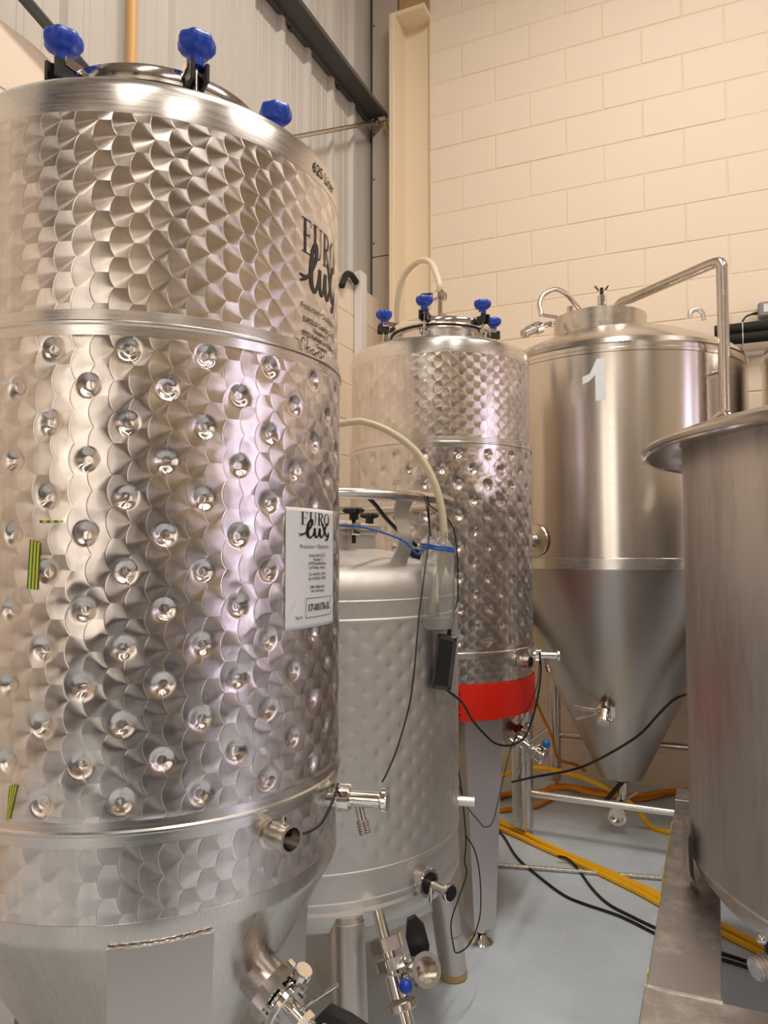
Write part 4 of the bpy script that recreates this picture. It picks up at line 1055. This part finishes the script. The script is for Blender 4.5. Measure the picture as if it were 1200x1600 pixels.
world_tube('mains_cable', 'black cable sagging from the adaptor across the red belt', 'cable',
    [ap + rt @ Vector((0.010, 0, -0.068)), at(722, 1098, 2.10), at(738, 1125, 2.28), at(755, 1145, 2.36), at(775, 1162, 2.42), at(800, 1164, 2.48), at(822, 1148, 2.52), at(838, 1100, 2.56), at(845, 1050, 2.60), at(843, 1020, 2.63)], 0.0036, 'rubber', 8)
world_tube('loose_cable', 'thin black cable dangling in loops beside the low tank leg', 'cable',
    [at(713, 1090, 2.30), at(714, 1180, 2.28), at(722, 1240, 2.27), at(728, 1310, 2.26), at(726, 1345, 2.25), at(729, 1365, 2.25), at(718, 1400, 2.22), at(705, 1440, 2.18), at(708, 1475, 2.16), at(714, 1489, 2.16), at(735, 1473, 2.2), at(750, 1430, 2.26), at(750, 1372, 2.28), at(742, 1330, 2.28), at(727, 1304, 2.27)], 0.0020, 'rubber', 6)
world_tube('loose_cable', 'thin black cable slung between the red-belted tank leg and its side valve', 'cable',
    [at(716, 1225, 2.30), at(730, 1260, 2.34), at(748, 1283, 2.38), at(757, 1292, 2.40), at(770, 1284, 2.45), at(782, 1235, 2.52), at(798, 1170, 2.55), at(818, 1120, 2.58), at(838, 1075, 2.60), at(843, 1030, 2.62)], 0.0016, 'rubber', 6)
# black tube lying over the rail of the low tank
world_tube('black_tube', 'black flexible tube hanging over the top rail of the low tank', 'tube',
    [Vector((-1.20, 1.98, 1.435)), Vector((-1.17, 1.93, 1.47)), at(534, 775, 1.90), at(550, 766, 1.86), at(566, 771, 1.84), at(585, 787, 1.88), at(605, 812, 1.95), at(632, 838, 2.02), at(650, 852, 2.08)], 0.0055, 'rubber', 8)

# ------------------------------------------------------------------ things on the floor
def fl(x, y, z=0.012): return on(x, y, 2, z)
for k, off in enumerate((-0.018, 0.004, 0.026)):
    base = [(770, 1283), (790, 1293), (820, 1306), (850, 1321), (900, 1344), (950, 1368), (1000, 1392), (1036, 1410), (1080, 1430), (1130, 1452), (1183, 1479), (1260, 1520)]
    pts = [fl(x, y) + Vector((0.35*off, off, 0.011*(k == 1))) * (1.0 + 0.45*math.sin(i*0.9 + k)) for i, (x, y) in enumerate(base)]
    for p in pts: p.z = 0.0115 + (0.008 if k == 1 else 0)
    world_tube('yellow_hose', ['yellow hose nearest the camera in the bundle crossing the floor', 'middle yellow hose of the bundle crossing the floor', 'rearmost yellow hose of the bundle crossing the floor'][k], 'hose', pts, 0.0112, 'yellow', 10, 6, 'yellow hoses on the floor')
world_tube('yellow_hose', 'single yellow hose curving under the conical fermenter and down to the floor', 'hose',
    [at(770, 1222, 3.95), at(800, 1206, 3.85), at(835, 1200, 3.78), at(870, 1204, 3.76), at(910, 1215, 3.74), at(950, 1232, 3.70), at(985, 1255, 3.66), at(1003, 1275, 3.62), fl(1018, 1292), fl(1045, 1300), fl(1090, 1302)], 0.0125, 'yellow', 10, 6, 'yellow hoses on the floor')
coil = [fl(755, 1250), fl(800, 1238), fl(840, 1236), fl(880, 1228), fl(930, 1236), fl(990, 1242), fl(1050, 1236), fl(1090, 1228)]
for k in range(3):
    pts = [Vector((p.x + 0.03*math.sin(i*1.3+k*2), min(p.y - 0.055*k + 0.02*math.sin(i*2+k), 4.46), 0.014 + 0.020*(k == 2))) for i, p in enumerate(coil)]
    world_tube('orange_hose', ['orange hose lying along the foot of the block wall', 'orange hose between two others behind the fermenter', 'orange hose lying on top of the others behind the fermenter'][k], 'hose', pts, 0.012, 'orange', 10, 6, 'orange hoses behind the fermenter')
world_tube('orange_hose', 'short bent end of orange hose behind the round fermenter leg', 'hose', [fl(770, 1268), fl(800, 1264), fl(835, 1260), fl(852, 1253), fl(862, 1247)], 0.012, 'orange', 10, 6, 'orange hoses behind the fermenter')
world_tube('orange_hose', 'orange hose hanging down behind the red-belted tank', 'hose', [at(835, 1090, 4.2), at(850, 1125, 4.2), at(862, 1150, 4.2), at(872, 1185, 4.22), at(900, 1195, 4.3), at(915, 1205, 4.3)], 0.009, 'orange', 8, 6)
world_tube('floor_cable', 'black cable running over the floor to the vessel stand', 'cable', [fl(770, 1290, .006), fl(787, 1307, .006), fl(808, 1340, .006), fl(840, 1368, .006), fl(880, 1398, .006), fl(915, 1413, .006), fl(970, 1432, .006), fl(1035, 1464, .006), fl(1100, 1490, .006), fl(1170, 1512, .006), fl(1260, 1545, .006)], 0.0055, 'rubber', 8)
world_tube('floor_cable', 'second black cable leaving the yellow hoses and joining the first', 'cable', [fl(872, 1338, .03), fl(887, 1342, .02), fl(903, 1358, .006), fl(925, 1388, .006), fl(950, 1412, .006), fl(985, 1431, .006), fl(1036, 1455, .006), fl(1100, 1480, .006), fl(1175, 1505, .006), fl(1260, 1538, .006)], 0.0055, 'rubber', 8)
world_tube('slung_cable', 'black cable slung in front of the fermenter cone', 'cable', [at(800, 1222, 3.5), at(835, 1214, 3.3), at(880, 1206, 3.2), at(915, 1196, 3.12), at(960, 1173, 3.08), at(1000, 1147, 3.02), at(1030, 1115, 2.96), at(1052, 1094, 2.9), at(1075, 1084, 2.86), at(1110, 1080, 2.9)], 0.0052, 'rubber', 8)
c0, c1 = fl(772, 1351, .010), fl(1060, 1374, .010)
cd = MB(); nseg = 90
cd.lathe([(0.0085 + 0.0018*math.sin(k*PI*0.5), (c1-c0).length*k/360) for k in range(361)], 10, align(c0, c1-c0))
tag(cd.build('metal_conduit', 'white_zinc', sharp=60), 'corrugated metal conduit lying straight across the floor', 'conduit')
hv = thing('hose_valve', 'ball valve with blue lever on the hose behind the cone', 'valve', fl(1018, 1226, 0.0))
MB().cyl((-0.05, 0, 0.025), (0.05, 0, 0.025), 0.020, n=18, ch=0.003).build('valve_body', 'white_zinc', hv); MB().cyl((-0.045, 0, 0.02), (-0.045, 0, 0.11), 0.016, n=14).build('tee_pipe', 'pipe', hv)
MB().cyl((0.015, 0, 0.03), (0.015, 0, 0.07), 0.008, n=10).build('stem', 'chrome', hv)
MB().box((0.010, 0, 0.115), (0.022, 0.010, 0.10), Matrix.Rotation(math.radians(-6), 3, 'Y'), 0.004).build('lever', 'blue2', hv)

# ------------------------------------------------------------------ steelwork and fixtures on the walls
pu = thing('wall_rail', 'dark steel rail running high along the cladding', 'beam', (-2.06, 1.3, 4.30))
MB().box((0, 0, 0.010), (0.15, 6.36, 0.006)).build('web', 'purlin', pu)
MB().box((0.076, 0, 0.002), (0.010, 6.36, 0.030), None, 0.002).build('front_lip', 'purlin', pu)
MB().box((-0.060, 0, -0.002), (0.022, 6.36, 0.030), None, 0.002).build('rear_lip', 'purlin', pu)
for k in range(11): MB().box((-0.066, 3.0 - 0.58*k - 0.26, -0.012), (0.03, 0.03, 0.03)).build('cleat', 'purlin', pu)
rod = thing('tie_rod', 'thin grey tie rod fixed at the corner below the wall rail', 'rod', (-2.05, 4.47, 4.27))
p0 = on(588, 191, 1, 4.47); p1 = at(455, 215, 3.9); dv = (p1 - p0)
o = Vector((-2.05, 4.47, 4.27))
MB().cyl(p0 - o, p0 + dv*1.5 - o, 0.013, n=12).build('bar', 'pipe', rod); MB().sphere(p0 - o, 0.026, 12).build('end_boss', 'pipe', rod)
hk = MB().box(on(604, 200, 1, 4.47) - o, (0.016, 0.02, 0.09), Matrix.Rotation(math.radians(-18), 3, 'Y'), 0.003); hk.box(on(612, 186, 1, 4.47) - o, (0.07, 0.02, 0.014), None, 0.003); hk.build('bracket', 'tan', rod)
a_, b_ = on(10, -35, 0, -2.0), on(150, 128, 0, -2.0); dv = b_ - a_
tag(MB().cyl(a_ - dv*0.3, b_, 0.020, n=6).build('diagonal_brace', 'purlin'), 'dark steel brace slanting behind the left blue knob', 'brace')
vp = on(206, 50, 0, -2.085)
tag(MB().cyl((vp.x, vp.y, 1.5), (vp.x, vp.y, 5.95), 0.020, n=16).build('riser_pipe', 'pine'), 'ochre vertical pipe in front of the cladding', 'pipe')
tk = thing('trunking', 'white vertical plastic trunking on the low block wall', 'trunking', (-2.032, 4.17, 1.2))
MB().box((0, 0, 0.955), (0.05, 0.085, 1.91), None, 0.003).build('channel', 'white_plastic', tk)
MB().tube([(0.0, -0.26, 1.74), (0.0, -0.20, 1.83), (0.0, -0.13, 1.85), (0.0, -0.06, 1.83)], 0.020, 12, 6).build('cable_tail', 'rubber', tk)
for k, (zz, nm) in enumerate(((2.552, 'upper black foam-lagged pipe on the block wall'), (2.497, 'lower black foam-lagged pipe on the block wall'))):
    p = thing('lagged_pipe', nm, 'pipe', (1.3, 4.43, zz), 'lagged pipes on the block wall')
    MB().cyl((-1.28, 0, 0), (2.0, 0, 0), 0.030, n=20).build('lagging', 'foam', p)
    for q in (-1.14, -0.4, 0.4): MB().ringtube(0.0305, 0.003, 0, 20, 6, align((q, 0, 0), (1, 0, 0))).build('cable_tie', 'white_plastic' if q < -1 else 'black', p)
wa_ = on(1200, 484, 1, 4.49)
ad = thing('wall_adaptor', 'pale grey plug adaptor fixed to the block wall', 'adaptor', (wa_.x+0.02, 4.495, wa_.z))
MB().box((0, 0, 0), (0.14, 0.06, 0.085), None, 0.010).build('case', 'adaptor', ad); MB().box((-0.025, -0.031, 0.005), (0.035, 0.002, 0.045)).build('rating_label', 'paper', ad)
MB().cyl((-0.07, 0, -0.01), (-0.10, 0, -0.012), 0.010, 0.006, n=12).build('cord_boot', 'rubber', ad)
world_tube('wall_cable', 'thin black cable from the wall adaptor to the lagged pipes', 'cable', [Vector((wa_.x-0.08, 4.495, wa_.z-0.012)), Vector((wa_.x-0.115, 4.49, wa_.z-0.03)), Vector((wa_.x-0.14, 4.47, wa_.z-0.09)), Vector((wa_.x-0.155, 4.45, wa_.z-0.15))], 0.005, 'rubber', 8)
wp = on(1163, 560, 1, 4.50)
world_tube('waste_pipe', 'white plastic pipe bending along the wall behind the fermenters', 'pipe', [Vector((wp.x, 4.50, 0.4)), Vector((wp.x, 4.50, 1.8)), Vector((wp.x, 4.50, 2.385)), Vector((wp.x+0.012, 4.50, 2.415)), Vector((wp.x+0.05, 4.50, 2.425)), Vector((wp.x+0.6, 4.50, 2.44)), Vector((wp.x+1.6, 4.50, 2.46))], 0.016, 'white_plastic', 12, 6)

world_tube('red_hose', 'sliver of red hose at the bottom left corner beside the foreground tank', 'hose', [Vector((-1.34, 1.02, 0.02)), Vector((-1.31, 1.05, 0.25)), Vector((-1.298, 1.062, 0.42)), Vector((-1.32, 1.06, 0.52)), Vector((-1.40, 1.05, 0.58)), Vector((-1.6, 1.1, 0.5)), Vector((-1.8, 1.3, 0.014))], 0.012, 'red', 10, 6)
